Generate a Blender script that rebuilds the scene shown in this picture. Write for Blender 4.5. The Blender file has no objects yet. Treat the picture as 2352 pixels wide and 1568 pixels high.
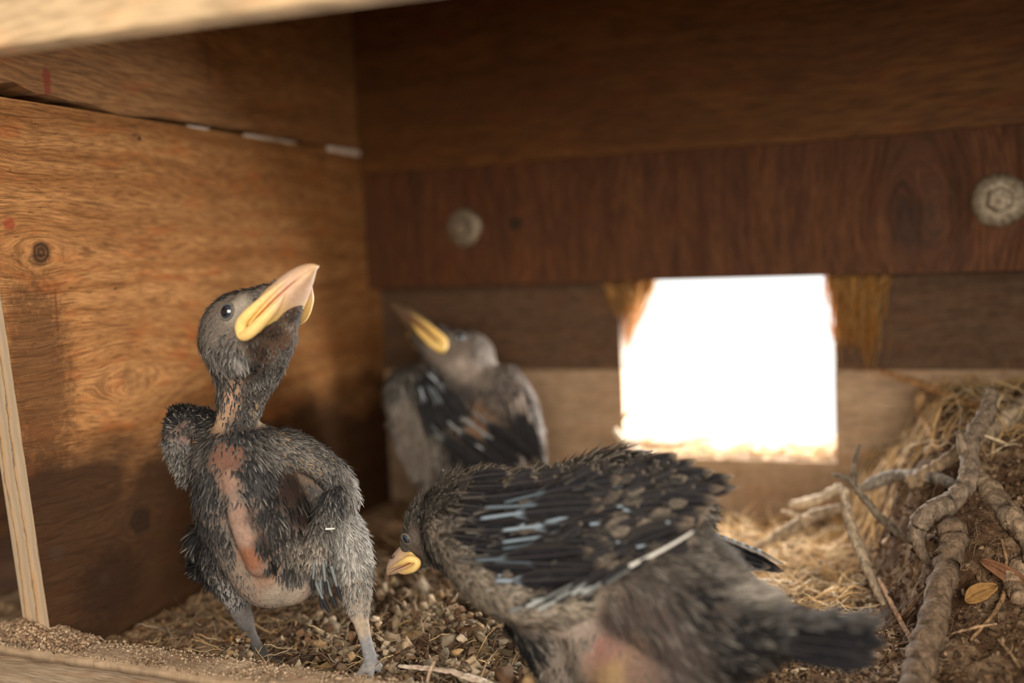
import bpy, bmesh, math, random
import numpy as np
from mathutils import Matrix, Vector

# ------------------------------------------------------------------ camera
# all lengths below are in centimetres in a box-aligned frame (X along the back wall, Y into the box, Z up); S turns them into metres
S = 0.01
FPX = 2287.0
_Y = np.array([955, 227, -FPX]); _Y /= np.linalg.norm(_Y)
_X = np.array([5476, 66, FPX]); _X = _X - _X.dot(_Y) * _Y; _X /= np.linalg.norm(_X)
R = np.array([_X, _Y, np.cross(_X, _Y)])
CAM = np.array([0, 0, 16.5])

def ray(px, py): return R @ np.array([px - 1176, 784 - py, -FPX]) / FPX
def P(px, py, d): return CAM + ray(px, py) * d
def onY(px, py, y): r = ray(px, py); return CAM + r * (y / r[1])
def onX(px, py, x): r = ray(px, py); return CAM + r * (x / r[0])
def cv(r, u, t): return R @ np.array([r, u, t], float)      # direction: right, up, towards the viewer

sc = bpy.context.scene
COL = sc.collection
camd = bpy.data.cameras.new('camera'); cam = bpy.data.objects.new('camera', camd); COL.objects.link(cam)
cam.matrix_world = Matrix.Translation(Vector(CAM * S)) @ Matrix([list(r) for r in R]).to_4x4()
camd.sensor_width = 36; camd.lens = 36 * FPX / 2352; camd.clip_start = 0.01; camd.clip_end = 50
camd.dof.use_dof = True; camd.dof.focus_distance = 0.405; camd.dof.aperture_fstop = 3.4
sc.camera = cam

# ------------------------------------------------------------------ light
w = bpy.data.worlds.new('world'); sc.world = w; w.use_nodes = True
wn = w.node_tree.nodes; wl = w.node_tree.links
tc = wn.new('ShaderNodeTexCoord'); sp = wn.new('ShaderNodeSeparateXYZ'); wl.new(tc.outputs['Generated'], sp.inputs[0])
rp = wn.new('ShaderNodeValToRGB'); wl.new(sp.outputs['Y'], rp.inputs[0])
rp.color_ramp.elements[0].position = 0.0; rp.color_ramp.elements[0].color = (0.20, 0.17, 0.14, 1)
rp.color_ramp.elements[1].position = 0.5; rp.color_ramp.elements[1].color = (1, 0.98, 0.95, 1)
bg = wn['Background']; wl.new(rp.outputs[0], bg.inputs[0]); bg.inputs[1].default_value = 1.3

def area(name, loc, look, size, power, color, size_y=None):
    l = bpy.data.lights.new(name, 'AREA'); l.energy = power; l.color = color
    l.size = size * S
    if size_y: l.shape = 'RECTANGLE'; l.size_y = size_y * S
    o = bpy.data.objects.new(name, l); COL.objects.link(o)
    o.location = Vector(np.array(loc) * S)
    o.rotation_euler = (Vector(look) - Vector(loc)).to_track_quat('-Z', 'Y').to_euler()
    return o
area('daylight_outside_opening', (12, 84, 15), (12, 60, 12), 84, 62.0, (1, 0.95, 0.88), 52)
area('daylight_behind_viewer', (20, -38, 31), (-24, 46, 12), 66, 11.0, (1, 0.91, 0.78), 50)
sc.view_settings.view_transform = 'Standard'; sc.view_settings.look = 'None'
sc.view_settings.gamma = 1; sc.view_settings.use_curve_mapping = False
sc.view_settings.exposure = 0.18
sc.cycles.use_denoising = True; sc.cycles.max_bounces = 8; sc.cycles.sample_clamp_indirect = 6

# ------------------------------------------------------------------ node helpers
class NT:
    def __init__(s, name):
        s.m = bpy.data.materials.new(name); s.m.use_nodes = True
        s.n = s.m.node_tree.nodes; s.l = s.m.node_tree.links; s.b = s.n['Principled BSDF']
        s._tc = None
    def set(s, sock, v):
        if hasattr(v, 'is_output') or isinstance(v, bpy.types.NodeSocket): s.l.new(v, sock)
        elif v is not None: sock.default_value = v
    def math(s, op, a, b=None, c=None, clamp=False):
        n = s.n.new('ShaderNodeMath'); n.operation = op; n.use_clamp = clamp
        for i, v in enumerate((a, b, c)):
            if v is not None: s.set(n.inputs[i], v)
        return n.outputs[0]
    def pos(s):
        if s._tc is None: s._tc = s.n.new('ShaderNodeNewGeometry')
        return s._tc.outputs['Position']
    def mapping(s, v, scale=(1, 1, 1), rot=(0, 0, 0), loc=(0, 0, 0)):
        n = s.n.new('ShaderNodeMapping'); s.l.new(v, n.inputs[0])
        n.inputs['Scale'].default_value = scale; n.inputs['Rotation'].default_value = rot; n.inputs['Location'].default_value = loc
        return n.outputs[0]
    def noise(s, v, scale, detail=4, rough=0.55, dist=0.0):
        n = s.n.new('ShaderNodeTexNoise'); s.l.new(v, n.inputs['Vector'])
        n.inputs['Scale'].default_value = scale; n.inputs['Detail'].default_value = detail
        n.inputs['Roughness'].default_value = rough; n.inputs['Distortion'].default_value = dist
        return n.outputs[0]
    def ramp(s, f, stops):
        n = s.n.new('ShaderNodeValToRGB'); s.set(n.inputs[0], f)
        e = n.color_ramp.elements
        while len(e) < len(stops): e.new(0.5)
        for i, (p, c) in enumerate(stops):
            e[i].position = p; e[i].color = (c, c, c, 1) if isinstance(c, (int, float)) else (*c, 1)
        return n.outputs[0]
    def mix(s, f, a, b, mode='MIX'):
        n = s.n.new('ShaderNodeMix'); n.data_type = 'RGBA'; n.blend_type = mode
        s.set(n.inputs[0], f)
        s.set(n.inputs[6], (*a, 1) if isinstance(a, tuple) and len(a) == 3 else a)
        s.set(n.inputs[7], (*b, 1) if isinstance(b, tuple) and len(b) == 3 else b)
        return n.outputs[2]
    def sep(s, v):
        n = s.n.new('ShaderNodeSeparateXYZ'); s.l.new(v, n.inputs[0]); return n.outputs
    def comb(s, x, y, z):
        n = s.n.new('ShaderNodeCombineXYZ')
        for i, v in enumerate((x, y, z)): s.set(n.inputs[i], v)
        return n.outputs[0]
    def attr(s, name):
        n = s.n.new('ShaderNodeAttribute'); n.attribute_name = name; return n.outputs['Color']
    def bump(s, h, dist=0.0005, strength=0.6):
        n = s.n.new('ShaderNodeBump'); s.l.new(h, n.inputs['Height'])
        n.inputs['Distance'].default_value = dist; n.inputs['Strength'].default_value = strength
        s.l.new(n.outputs[0], s.b.inputs['Normal'])
    def done(s, col, rough=0.7, spec=0.3):
        s.set(s.b.inputs['Base Color'], (*col, 1) if isinstance(col, tuple) and len(col) == 3 else col)
        s.set(s.b.inputs['Roughness'], rough); s.b.inputs['Specular IOR Level'].default_value = spec
        return s.m

def wood(name, along, across, light, dark, knots=(), dirt_shade=None, dust=0.0, fine=1.0, rough=0.75, seed=0.0, marks=(), wear=0.5, spec=0.25):
    """along / across: axis numbers of the grain direction and the direction across it on the face. knots: (along cm, across cm, radius cm, darkness)."""
    t = NT(name); xyz = t.sep(t.pos())
    A = t.math('ADD', t.math('MULTIPLY', xyz[along], 100.0), seed); B = t.math('MULTIPLY', xyz[across], 100.0)
    other = xyz[3 - along - across]
    # slow wander of the grain
    wv = t.comb(t.math('MULTIPLY', A, 0.06), t.math('MULTIPLY', B, 0.16), t.math('MULTIPLY', other, 10.0))
    g = t.math('MULTIPLY_ADD', t.noise(wv, 1.0, 3, 0.5), 3.2, B)
    kd = None
    for (ka, kb, kr, kk) in knots:
        da = t.math('SUBTRACT', A, ka + seed); db = t.math('SUBTRACT', B, kb)
        r2 = t.math('ADD', t.math('MULTIPLY', da, da), t.math('MULTIPLY', db, db))
        wide = t.math('ADD', t.math('MULTIPLY', t.math('MULTIPLY', da, da), 0.30), t.math('MULTIPLY', db, db))
        push = t.math('DIVIDE', t.math('MULTIPLY', db, kr * kr * 2.2), t.math('ADD', wide, kr * kr * 1.2))
        g = t.math('SUBTRACT', g, push)
        rr = t.math('ADD', t.math('SQRT', r2), t.math('MULTIPLY', t.noise(t.comb(A, B, 0.0), 1.4, 3), 0.5 * kr))
        ring = t.math('MULTIPLY_ADD', t.math('SINE', t.math('MULTIPLY', rr, 16.0 / kr)), 0.18, 0.82)
        core = t.math('SMOOTH_MIN', t.math('MAXIMUM', t.math('MULTIPLY', t.math('SUBTRACT', kr * 1.3, rr), 3.0 / kr), 0.0), 1.0, 0.1)
        k = t.math('MULTIPLY', t.math('MULTIPLY', core, ring), kk)
        kd = k if kd is None else t.math('MAXIMUM', kd, k)
    band = t.noise(t.comb(t.math('MULTIPLY', A, 0.05), g, 0.0), 0.9 * fine, 5, 0.6)
    fib = t.noise(t.comb(t.math('MULTIPLY', A, 0.55), t.math('MULTIPLY', g, 6.0), 3.0), 1.6 * fine, 4, 0.65)
    line = t.ramp(t.noise(t.comb(t.math('MULTIPLY', A, 0.28), t.math('MULTIPLY', g, 4.2), 7.0), 1.5 * fine, 3, 0.6, 0.3), [(0.56, 0.0), (0.66, 1.0)])
    pits = t.ramp(t.noise(t.comb(t.math('MULTIPLY', A, 1.0), t.math('MULTIPLY', B, 4.0), 11.0), 2.2, 2, 0.5), [(0.66, 0.0), (0.72, 1.0)])
    big = t.noise(t.comb(t.math('MULTIPLY', A, 0.12), t.math('MULTIPLY', B, 0.2), 5.0), 1.0, 4, 0.6)
    col = t.mix(t.ramp(band, [(0.36, 0.0), (0.64, 1.0)]), dark, light)
    col = t.mix(t.ramp(fib, [(0.38, 0.75), (0.62, 0.0)]), col, tuple(x * 0.42 for x in dark))
    col = t.mix(t.math('MULTIPLY', line, 0.8 * wear), col, tuple(x * 0.30 for x in dark))
    col = t.mix(t.math('MULTIPLY', pits, 0.7 * wear), col, tuple(x * 0.2 for x in dark))
    red = t.ramp(t.noise(t.comb(t.math('MULTIPLY', A, 0.3), t.math('MULTIPLY', B, 0.9), 23.0), 1.1, 5, 0.62), [(0.55, 0.0), (0.68, 1.0)])
    col = t.mix(t.math('MULTIPLY', red, 0.45), col, (dark[0] * 1.25, dark[1] * 0.75, dark[2] * 0.5))
    col = t.mix(t.ramp(big, [(0.35, 0.35), (0.6, 0.0)]), col, tuple(x * 0.5 for x in dark))
    if kd is not None: col = t.mix(kd, col, (0.035, 0.018, 0.010))
    for (ma, mb, la, lb, c, amt) in marks:       # stains, scratches and painted shade with a shape of their own
        da = t.math('DIVIDE', t.math('SUBTRACT', A, ma + seed), la); db = t.math('DIVIDE', t.math('SUBTRACT', B, mb), lb)
        r2 = t.math('ADD', t.math('MULTIPLY', da, da), t.math('MULTIPLY', db, db))
        r2 = t.math('ADD', r2, t.math('MULTIPLY', t.math('SUBTRACT', t.noise(t.comb(A, B, 2.0), 2.5, 4, 0.7), 0.5), 2.2))
        col = t.mix(t.math('MULTIPLY', t.ramp(r2, [(0.3, 1.0), (1.0, 0.0)]), amt), col, c)
    if dirt_shade:                                     # (across-level, softness, colour, amount): greasy dirt and painted shade low on the board
        lv, soft, c, amt = dirt_shade
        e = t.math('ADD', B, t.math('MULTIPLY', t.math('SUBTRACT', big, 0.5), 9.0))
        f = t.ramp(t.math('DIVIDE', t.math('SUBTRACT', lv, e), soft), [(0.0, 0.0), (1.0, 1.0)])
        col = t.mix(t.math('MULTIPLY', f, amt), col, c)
    if dust:
        d = t.ramp(t.noise(t.comb(A, B, other), 1.7, 6, 0.75), [(0.3, 0.0), (0.62, 1.0)])
        col = t.mix(t.math('MULTIPLY', d, dust), col, (0.42, 0.31, 0.21))
    if kd is not None: col = t.mix(t.math('MULTIPLY', kd, 0.6), col, (0.012, 0.007, 0.004))
    h = t.math('ADD', t.math('MULTIPLY', fib, 0.8), t.math('MULTIPLY', t.math('ADD', line, pits), -0.8 * wear))
    t.bump(h, 0.0006, 0.7)
    return t.done(col, rough, spec)

def speckle(name, cols, scale=3.0, rough=0.95, bumpd=0.0015, stretch=(1, 1, 1)):
    t = NT(name); v = t.mapping(t.pos(), tuple(100.0 * s for s in stretch))
    n1 = t.noise(v, scale, 6, 0.72, 0.4); n2 = t.noise(v, scale * 0.18, 4, 0.6)
    f = t.math('MULTIPLY_ADD', n2, 0.7, t.math('MULTIPLY', n1, 0.6))
    k = len(cols)
    c = t.ramp(f, [(0.40 + 0.5 * i / k, cc) for i, cc in enumerate(cols)])
    t.bump(n1, bumpd, 0.8)
    return t.done(c, rough, 0.15)

def vcol(name, rough=0.75, spec=0.25, noise_amt=0.25, scale=9.0, bumpd=0.0004, sss=0.0, sheen=0.0, transl=0.0):
    t = NT(name); c = t.attr('Col')
    if noise_amt:
        n = t.noise(t.mapping(t.pos(), (100, 100, 100)), scale, 5, 0.7)
        c = t.mix(noise_amt, c, t.ramp(n, [(0.3, 0.12), (0.7, 0.9)]), 'OVERLAY'); t.bump(n, bumpd, 0.7)
    if sss:
        t.b.inputs['Subsurface Weight'].default_value = sss; t.b.inputs['Subsurface Scale'].default_value = 0.002
    if sheen:
        t.b.inputs['Sheen Weight'].default_value = sheen
    m = t.done(c, rough, spec)
    if transl:
        tr = t.n.new('ShaderNodeBsdfTranslucent'); t.set(tr.inputs[0], c)
        mx = t.n.new('ShaderNodeMixShader'); mx.inputs[0].default_value = transl
        t.l.new(t.b.outputs[0], mx.inputs[1]); t.l.new(tr.outputs[0], mx.inputs[2])
        t.l.new(mx.outputs[0], t.n['Material Output'].inputs[0])
    return m

# ------------------------------------------------------------------ object helpers
def tag(o, label=None, cat=None, group=None, kind=None):
    if label: o['label'] = label
    if cat: o['category'] = cat
    if group: o['group'] = group
    if kind: o['kind'] = kind
    return o
BASE = {}
def thing(name, label, cat, base, group=None, kind=None):
    o = bpy.data.objects.new(name, None); COL.objects.link(o); o.location = Vector(np.array(base, float) * S)
    o.empty_display_size = 0.01; BASE[o.name] = np.array(base, float)
    return tag(o, label, cat, group, kind)
def base_of(o):
    return BASE.get(o.name, np.zeros(3))

class MB:
    def __init__(s): s.v = []; s.f = []; s.c = []; s.n = 0; s.mi = []
    def add(s, V, F, col=(0.5, 0.5, 0.5), mi=0):
        V = np.asarray(V, float).reshape(-1, 3); n = s.n
        s.v.append(V); s.f.extend([tuple(i + n for i in f) for f in F]); s.mi.extend([mi] * len(F))
        c = np.asarray(col, float); c = np.tile(c, (len(V), 1)) if c.ndim == 1 else c
        s.c.append(c); s.n += len(V)
    def box(s, lo, hi, col=(0.5,) * 3, mi=0, jit=0.0, rng=None):
        x0, y0, z0 = lo; x1, y1, z1 = hi
        V = np.array([(x0, y0, z0), (x1, y0, z0), (x1, y1, z0), (x0, y1, z0), (x0, y0, z1), (x1, y0, z1), (x1, y1, z1), (x0, y1, z1)], float)
        s.add(V, [(0, 3, 2, 1), (4, 5, 6, 7), (0, 1, 5, 4), (1, 2, 6, 5), (2, 3, 7, 6), (3, 0, 4, 7)], col, mi)
    def tube(s, pts, rad, seg=10, col=(0.5,) * 3, mi=0, cols=None, bumps=0.0, rng=None, flat=1.0, cap=True):
        pts = np.asarray(pts, float); n = len(pts); rad = np.broadcast_to(np.asarray(rad, float), (n,))
        T = np.gradient(pts, axis=0); T /= np.linalg.norm(T, axis=1)[:, None] + 1e-9
        up = np.array([0, 0, 1.0]) if abs(T[0][2]) < 0.9 else np.array([1.0, 0, 0])
        V = []; U = np.cross(T[0], up); U /= np.linalg.norm(U)
        for i in range(n):
            U = U - T[i] * U.dot(T[i]); U /= np.linalg.norm(U) + 1e-9; W = np.cross(T[i], U)
            a = np.arange(seg) * 2 * math.pi / seg
            rr = rad[i] * (1 + (bumps * (rng.random(seg) - 0.5) if bumps else 0))
            V.append(pts[i] + np.outer(np.cos(a) * rr, U) + np.outer(np.sin(a) * rr * flat, W))
        F = [(i * seg + j, i * seg + (j + 1) % seg, (i + 1) * seg + (j + 1) % seg, (i + 1) * seg + j) for i in range(n - 1) for j in range(seg)]
        V = np.concatenate(V)
        cc = np.repeat(np.asarray(cols, float), seg, axis=0) if cols is not None else np.tile(np.asarray(col, float), (len(V), 1))
        if cap:
            V = np.concatenate([V, pts[:1], pts[-1:]]); k = n * seg
            cc = np.concatenate([cc, cc[:1], cc[-1:]])
            F += [(k, (j + 1) % seg, j) for j in range(seg)] + [(k + 1, (n - 1) * seg + j, (n - 1) * seg + (j + 1) % seg) for j in range(seg)]
        s.add(V, F, cc, mi)
    def build(s, name, mats, parent=None, smooth=True):
        me = bpy.data.meshes.new(name); V = np.concatenate(s.v)
        off = np.zeros(3); p = parent
        while p is not None: off = off + np.array(BASE.get(p.name, (0, 0, 0))); p = None if p.name in BASE else p.parent
        me.from_pydata(((V - off) * S).tolist(), [], s.f)
        mats = mats if isinstance(mats, (list, tuple)) else [mats]
        for m in mats: me.materials.append(m)
        if len(mats) > 1: me.polygons.foreach_set('material_index', s.mi)
        ca = me.color_attributes.new('Col', 'FLOAT_COLOR', 'POINT')
        C4 = np.ones((len(V), 4), np.float32); C4[:, :3] = np.concatenate(s.c); ca.data.foreach_set('color', C4.ravel())
        if smooth: me.polygons.foreach_set('use_smooth', [True] * len(me.polygons))
        me.update()
        o = bpy.data.objects.new(name, me); COL.objects.link(o)
        if parent is not None: o.parent = parent
        return o

def spline(pts, n):
    pts = np.asarray(pts, float)
    if len(pts) == 2: t = np.linspace(0, 1, n)[:, None]; return pts[0] * (1 - t) + pts[1] * t
    p = np.vstack([2 * pts[0] - pts[1], pts, 2 * pts[-1] - pts[-2]]); out = []
    for u in np.linspace(0, len(pts) - 1 - 1e-9, n):
        i = int(u); t = u - i; a, b, c, d = p[i], p[i + 1], p[i + 2], p[i + 3]
        out.append(0.5 * ((2 * b) + (c - a) * t + (2 * a - 5 * b + 4 * c - d) * t * t + (3 * b - a - 3 * c + d) * t ** 3))
    return np.array(out)
def nrm(v): v = np.asarray(v, float); return v / (np.linalg.norm(v, axis=-1, keepdims=True) + 1e-9)

def fnoise(X, Y, seed, scales):
    """cheap smooth noise: sums of rotated sines"""
    r = np.random.default_rng(seed); h = np.zeros_like(X, float)
    for (wl, amp) in scales:
        for k in range(6):
            a = r.random() * 6.28; ph = r.random() * 6.28; kk = 6.28 / (wl * (0.7 + 0.7 * r.random()))
            h += amp / 2.4 * np.sin((X * math.cos(a) + Y * math.sin(a)) * kk + ph + 1.3 * np.sin((X * math.sin(a) - Y * math.cos(a)) * kk * 0.6 + ph))
    return h
def sst(a, b, x): t = np.clip((x - a) / (b - a), 0, 1); return t * t * (3 - 2 * t)

# ------------------------------------------------------------------ the box
XL, YB = -34.87, 60.0
k = lambda px, py: onX(px, py, XL)
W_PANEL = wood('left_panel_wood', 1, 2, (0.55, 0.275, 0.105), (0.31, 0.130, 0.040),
    knots=[(*k(95, 580)[1:], 0.55, 0.85), (*k(300, 872)[1:], 0.75, 0.25), (*k(322, 1195)[1:], 0.75, 0.75), (*k(320, 318)[1:], 0.12, 1.0)],
    marks=[(*k(20, 515)[1:], 0.35, 0.35, (0.22, 0.03, 0.015), 0.7), (*k(130, 720)[1:], 0.12, 1.3, (0.13, 0.03, 0.012), 0.6),
           (*k(240, 1330)[1:], 0.35, 0.35, (0.45, 0.36, 0.26), 0.8), (*k(130, 1270)[1:], 0.5, 0.4, (0.30, 0.22, 0.15), 0.7),
           (*k(740, 365)[1:], 0.3, 0.15, (0.05, 0.02, 0.01), 0.8), (*k(265, 663)[1:], 0.12, 0.07, (0.03, 0.01, 0.005), 1.0),
           (31.0, 12.5, 2.2, 5.5, (0.08, 0.035, 0.013), 0.75), (34.0, 2.5, 2.5, 2.0, (0.02, 0.011, 0.006), 0.7)],  # tall smear by the front edge paints shade together with dirt
    dirt_shade=(10.6, 3.0, (0.024, 0.0105, 0.0045), 0.90), seed=3.0, wear=0.8, rough=0.8, spec=0.12, fine=1.25)  # dark lower band mixes dirt with painted wall shade
W_UPPER = wood('left_upper_wood', 1, 2, (0.43, 0.215, 0.085), (0.30, 0.14, 0.05),
    marks=[(*onX(105, 185, XL)[1:], 0.25, 0.8, (0.22, 0.03, 0.015), 0.8), (*onX(475, 140, XL)[1:], 0.1, 1.8, (0.10, 0.04, 0.015), 0.5)], seed=40.0, wear=0.35, fine=0.8)
W_BACK = wood('back_board_wood', 0, 2, (0.19, 0.078, 0.017), (0.115, 0.041, 0.008), seed=80.0, wear=0.3, fine=0.6, rough=0.65)
W_BEAM = wood('beam_wood', 2, 0, (0.165, 0.060, 0.018), (0.085, 0.027, 0.007),
    knots=[(onY(1185, 512, 58.5)[2], onY(1185, 512, 58.5)[0], 0.5, 0.95), (onY(2110, 520, 58.5)[2], onY(2110, 520, 58.5)[0], 1.5, 0.35)], seed=11.0, wear=0.7, fine=0.9, rough=0.65)
W_LOWB = wood('back_dark_board_wood', 0, 2, (0.13, 0.066, 0.033), (0.07, 0.033, 0.015), seed=120.0, wear=0.5, fine=0.8, dust=0.08, rough=0.85)
W_LOWL = wood('back_dusty_board_wood', 0, 2, (0.42, 0.29, 0.18), (0.26, 0.155, 0.085), seed=160.0, wear=0.3, fine=0.8, dust=0.45, rough=0.9)
W_PALE = wood('pale_front_board_wood', 0, 2, (0.74, 0.55, 0.34), (0.64, 0.45, 0.26), seed=200.0, wear=0.25, fine=0.6)
W_DUSTY = wood('dusty_ledge_wood', 0, 1, (0.56, 0.40, 0.26), (0.40, 0.27, 0.16), seed=240.0, wear=0.4, dust=0.75, rough=0.95)
W_PAINT = wood('worn_painted_board', 0, 1, (0.80, 0.66, 0.50), (0.60, 0.42, 0.26), seed=280.0, wear=0.35, fine=1.0, dust=0.25,
    marks=[(-33.0, 26.5, 2.2, 0.5, (0.38, 0.15, 0.05), 0.8), (-29.5, 26.6, 1.4, 0.4, (0.40, 0.17, 0.06), 0.7), (-34.5, 25.7, 3, 0.4, (0.40, 0.2, 0.08), 0.7)])
W_DARK = wood('old_dark_wood', 1, 2, (0.16, 0.075, 0.03), (0.08, 0.035, 0.014), seed=320.0)
# layered plywood edge
t_ = NT('plywood_edge'); x_ = t_.sep(t_.pos())
lay = t_.math('MULTIPLY', x_[0], 100.0); nz = t_.noise(t_.mapping(t_.pos(), (60, 60, 14)), 2.2, 5, 0.7)
lay2 = t_.math('ADD', lay, t_.math('MULTIPLY', nz, 0.7))
lc = t_.ramp(t_.math('FRACT', t_.math('MULTIPLY', lay2, 1.35)), [(0.0, (0.38, 0.29, 0.20)), (0.34, (0.45, 0.34, 0.23)), (0.42, (0.17, 0.125, 0.09)), (0.50, (0.48, 0.29, 0.14)), (0.72, (0.48, 0.36, 0.25)), (1.0, (0.40, 0.31, 0.22))])
lc = t_.mix(t_.ramp(t_.noise(t_.mapping(t_.pos(), (100, 100, 100)), 3.5, 6, 0.8), [(0.62, 0.0), (0.72, 0.8)]), lc, (0.62, 0.50, 0.37))
t_.bump(nz, 0.0008, 0.8); M_PLY = t_.done(lc, 0.9, 0.15)
M_CAULK = NT('white_filler'); M_CAULK.bump(M_CAULK.noise(M_CAULK.mapping(M_CAULK.pos(), (100, 100, 100)), 3, 4), 0.0008); M_CAULK = M_CAULK.done((0.78, 0.70, 0.62), 0.8)

def quadbox(front, back):
    """8 corners: front face 4 and back face 4, each listed bottom-left, bottom-right, top-right, top-left"""
    V = list(front) + list(back)
    return V, [(0, 1, 2, 3), (7, 6, 5, 4), (0, 4, 5, 1), (1, 5, 6, 2), (2, 6, 7, 3), (3, 7, 4, 0)]

# left wall: lower plywood panel whose front edge is seen, upper board over the crack
wl_ = thing('wall_left', 'left side of the nest box, orange brown boards with a long crack between them', None, (XL, 45, -1.5), kind='structure')
mb = MB()
ybot, ytop = 30.7, 28.9
jt = lambda y: 24.30 + 0.0 * y
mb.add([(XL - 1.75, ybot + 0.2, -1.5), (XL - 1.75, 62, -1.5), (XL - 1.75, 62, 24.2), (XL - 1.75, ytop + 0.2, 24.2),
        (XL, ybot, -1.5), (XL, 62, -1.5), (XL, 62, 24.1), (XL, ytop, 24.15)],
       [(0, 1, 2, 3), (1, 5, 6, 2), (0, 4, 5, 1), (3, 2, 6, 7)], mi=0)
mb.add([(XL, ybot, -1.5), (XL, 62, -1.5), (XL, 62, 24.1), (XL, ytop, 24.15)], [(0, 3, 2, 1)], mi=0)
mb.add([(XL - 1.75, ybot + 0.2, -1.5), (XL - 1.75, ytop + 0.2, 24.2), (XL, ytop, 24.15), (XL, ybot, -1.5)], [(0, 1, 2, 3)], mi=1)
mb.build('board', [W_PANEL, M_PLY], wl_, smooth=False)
mb = MB(); ys = np.linspace(12, 61.5, 90)
zl = 24.32 + 0.10 * fnoise(ys, ys * 0, 5, [(6, 0.8), (2, 0.4)]) + 0.5 * (1 - sst(26, 38, ys)) * (1 + .3 * np.sin(ys * 3.1))
for i in range(len(ys) - 1):
    a, b = i, i + 1
    V = [(XL + 0.06, ys[a], zl[a]), (XL + 0.06, ys[b], zl[b]), (XL + 0.06, ys[b], 36), (XL + 0.06, ys[a], 36), (XL - 1.6, ys[a], zl[a]), (XL - 1.6, ys[b], zl[b])]
    mb.add(V, [(0, 3, 2, 1), (0, 1, 5, 4)])
mb.build('upper_board', W_UPPER, wl_, smooth=False)
rng = np.random.default_rng(7)
for (a, b, th) in [((430, 288), (480, 296), 0.05), ((560, 309), (632, 320), 0.09), ((635, 322), (680, 329), 0.07), ((752, 336), (862, 352), 0.20)]:
    p0, p1 = onX(*a, XL + 0.02), onX(*b, XL + 0.02); n = 12
    mb = MB(); pts = spline([p0, p1], n); pts[:, 2] = 24.18 - th * 0.3 + rng.normal(0, 0.015, n)
    mb.tube(pts, np.clip(th * np.sin(np.linspace(0.25, 2.9, n)) ** 0.3, 0.02, 1), 8, bumps=0.25, rng=rng)
    mb.build('crack_filler', M_CAULK, wl_)
# dark backing behind the crack and the neighbouring partition seen past the front edge, with an outer board added to keep the gap dark
mb = MB(); mb.box((XL - 2.6, 12, 20), (XL - 1.8, 62, 36)); tag(mb.build('trim_1', W_DARK, smooth=False), 'dark batten behind the crack in the left boards', None, kind='structure')
mb = MB(); mb.box((-45, 24, 3.6), (-44, 64, 30)); mb.box((-50, 24, -6), (-48, 64, 30)); tag(mb.build('trim_2', W_DARK, smooth=False), 'brown partition beyond the plywood edge and an added dark board behind it', None, kind='structure')

# back wall
wb = thing('wall_back', 'back wall of the nest box, reddish beam above dusty boards with a square opening', None, (-12, YB, -2), kind='structure')
mb = MB(); n = 40; xs = np.linspace(XL - 0.2, 22, n); zs = 22.75 - 0.011 * (xs + 34) + 0.06 * np.sin(xs * 0.3)
for i in range(n - 1):
    mb.add([(xs[i], 58.0, zs[i]), (xs[i + 1], 58.0, zs[i + 1]), (xs[i + 1], 58.0, 40), (xs[i], 58.0, 40), (xs[i], 60, zs[i]), (xs[i + 1], 60, zs[i + 1])], [(0, 1, 2, 3), (0, 4, 5, 1)])
mb.build('upper_board', W_BACK, wb, smooth=False)
BY = 58.4
zb0, zb1 = onY(900, 660, BY)[2], onY(2352, 625, BY)[2]
mb = MB(); V, F = quadbox([(XL, BY, zb0), (22, BY, zb1), (22, BY, 24), (XL, BY, 24)], [(XL, 62, zb0), (22, 62, zb1), (22, 62, 24), (XL, 62, 24)])
mb.add(V, F); mb.build('cross_beam', W_BEAM, wb, smooth=False)
wx0, wx1, wz0 = -17.85, -5.0, 3.95
mb = MB(); mb.box((XL, YB, 9.4), (wx0, YB + 2.2, 15.2)); mb.box((wx1, YB, 9.4), (22, YB + 2.2, 15.2)); mb.build('dark_board', W_LOWB, wb, smooth=False)
mb = MB(); mb.box((XL, YB - 0.05, -3), (wx0 + 0.05, YB + 2.2, 9.4)); mb.box((wx1 - 0.05, YB - 0.05, -3), (22, YB + 2.2, 9.4)); mb.box((wx0 + 0.05, YB - 0.05, -3), (wx1 - 0.05, YB + 3.4, wz0))
mb.build('dusty_board', W_LOWL, wb, smooth=False)
# ceiling, right wall, front lintel, front ledges, ground
mb = MB(); mb.box((XL - 2, 12, 36), (24, 62, 37.5)); tag(mb.build('ceiling', W_BACK, smooth=False), kind='structure')
mb = MB(); mb.box((22, 20, -3), (23.5, 62, 36)); tag(mb.build('wall_right', W_BACK, smooth=False), kind='structure')
LY = 22.6
zc = [onY(0, 108, LY), onY(760, 0, LY)]
sl = (zc[1][2] - zc[0][2]) / (zc[1][0] - zc[0][0]); lz = lambda x: zc[0][2] + sl * (x - zc[0][0])
mb = MB(); V, F = quadbox([(-48, LY, lz(-48)), (24, LY, lz(24)), (24, LY, 36), (-48, LY, 36)], [(-48, LY + 1.0, lz(-48)), (24, LY + 1.0, lz(24)), (24, LY + 1.0, 36), (-48, LY + 1.0, 36)])
mb.add(V, F); o = mb.build('trim_3', W_PALE, smooth=False); tag(o, 'pale wooden lintel across the top of the open front', None, kind='structure')
bv = o.modifiers.new('b', 'BEVEL'); bv.width = 0.001; bv.segments = 3

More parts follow.
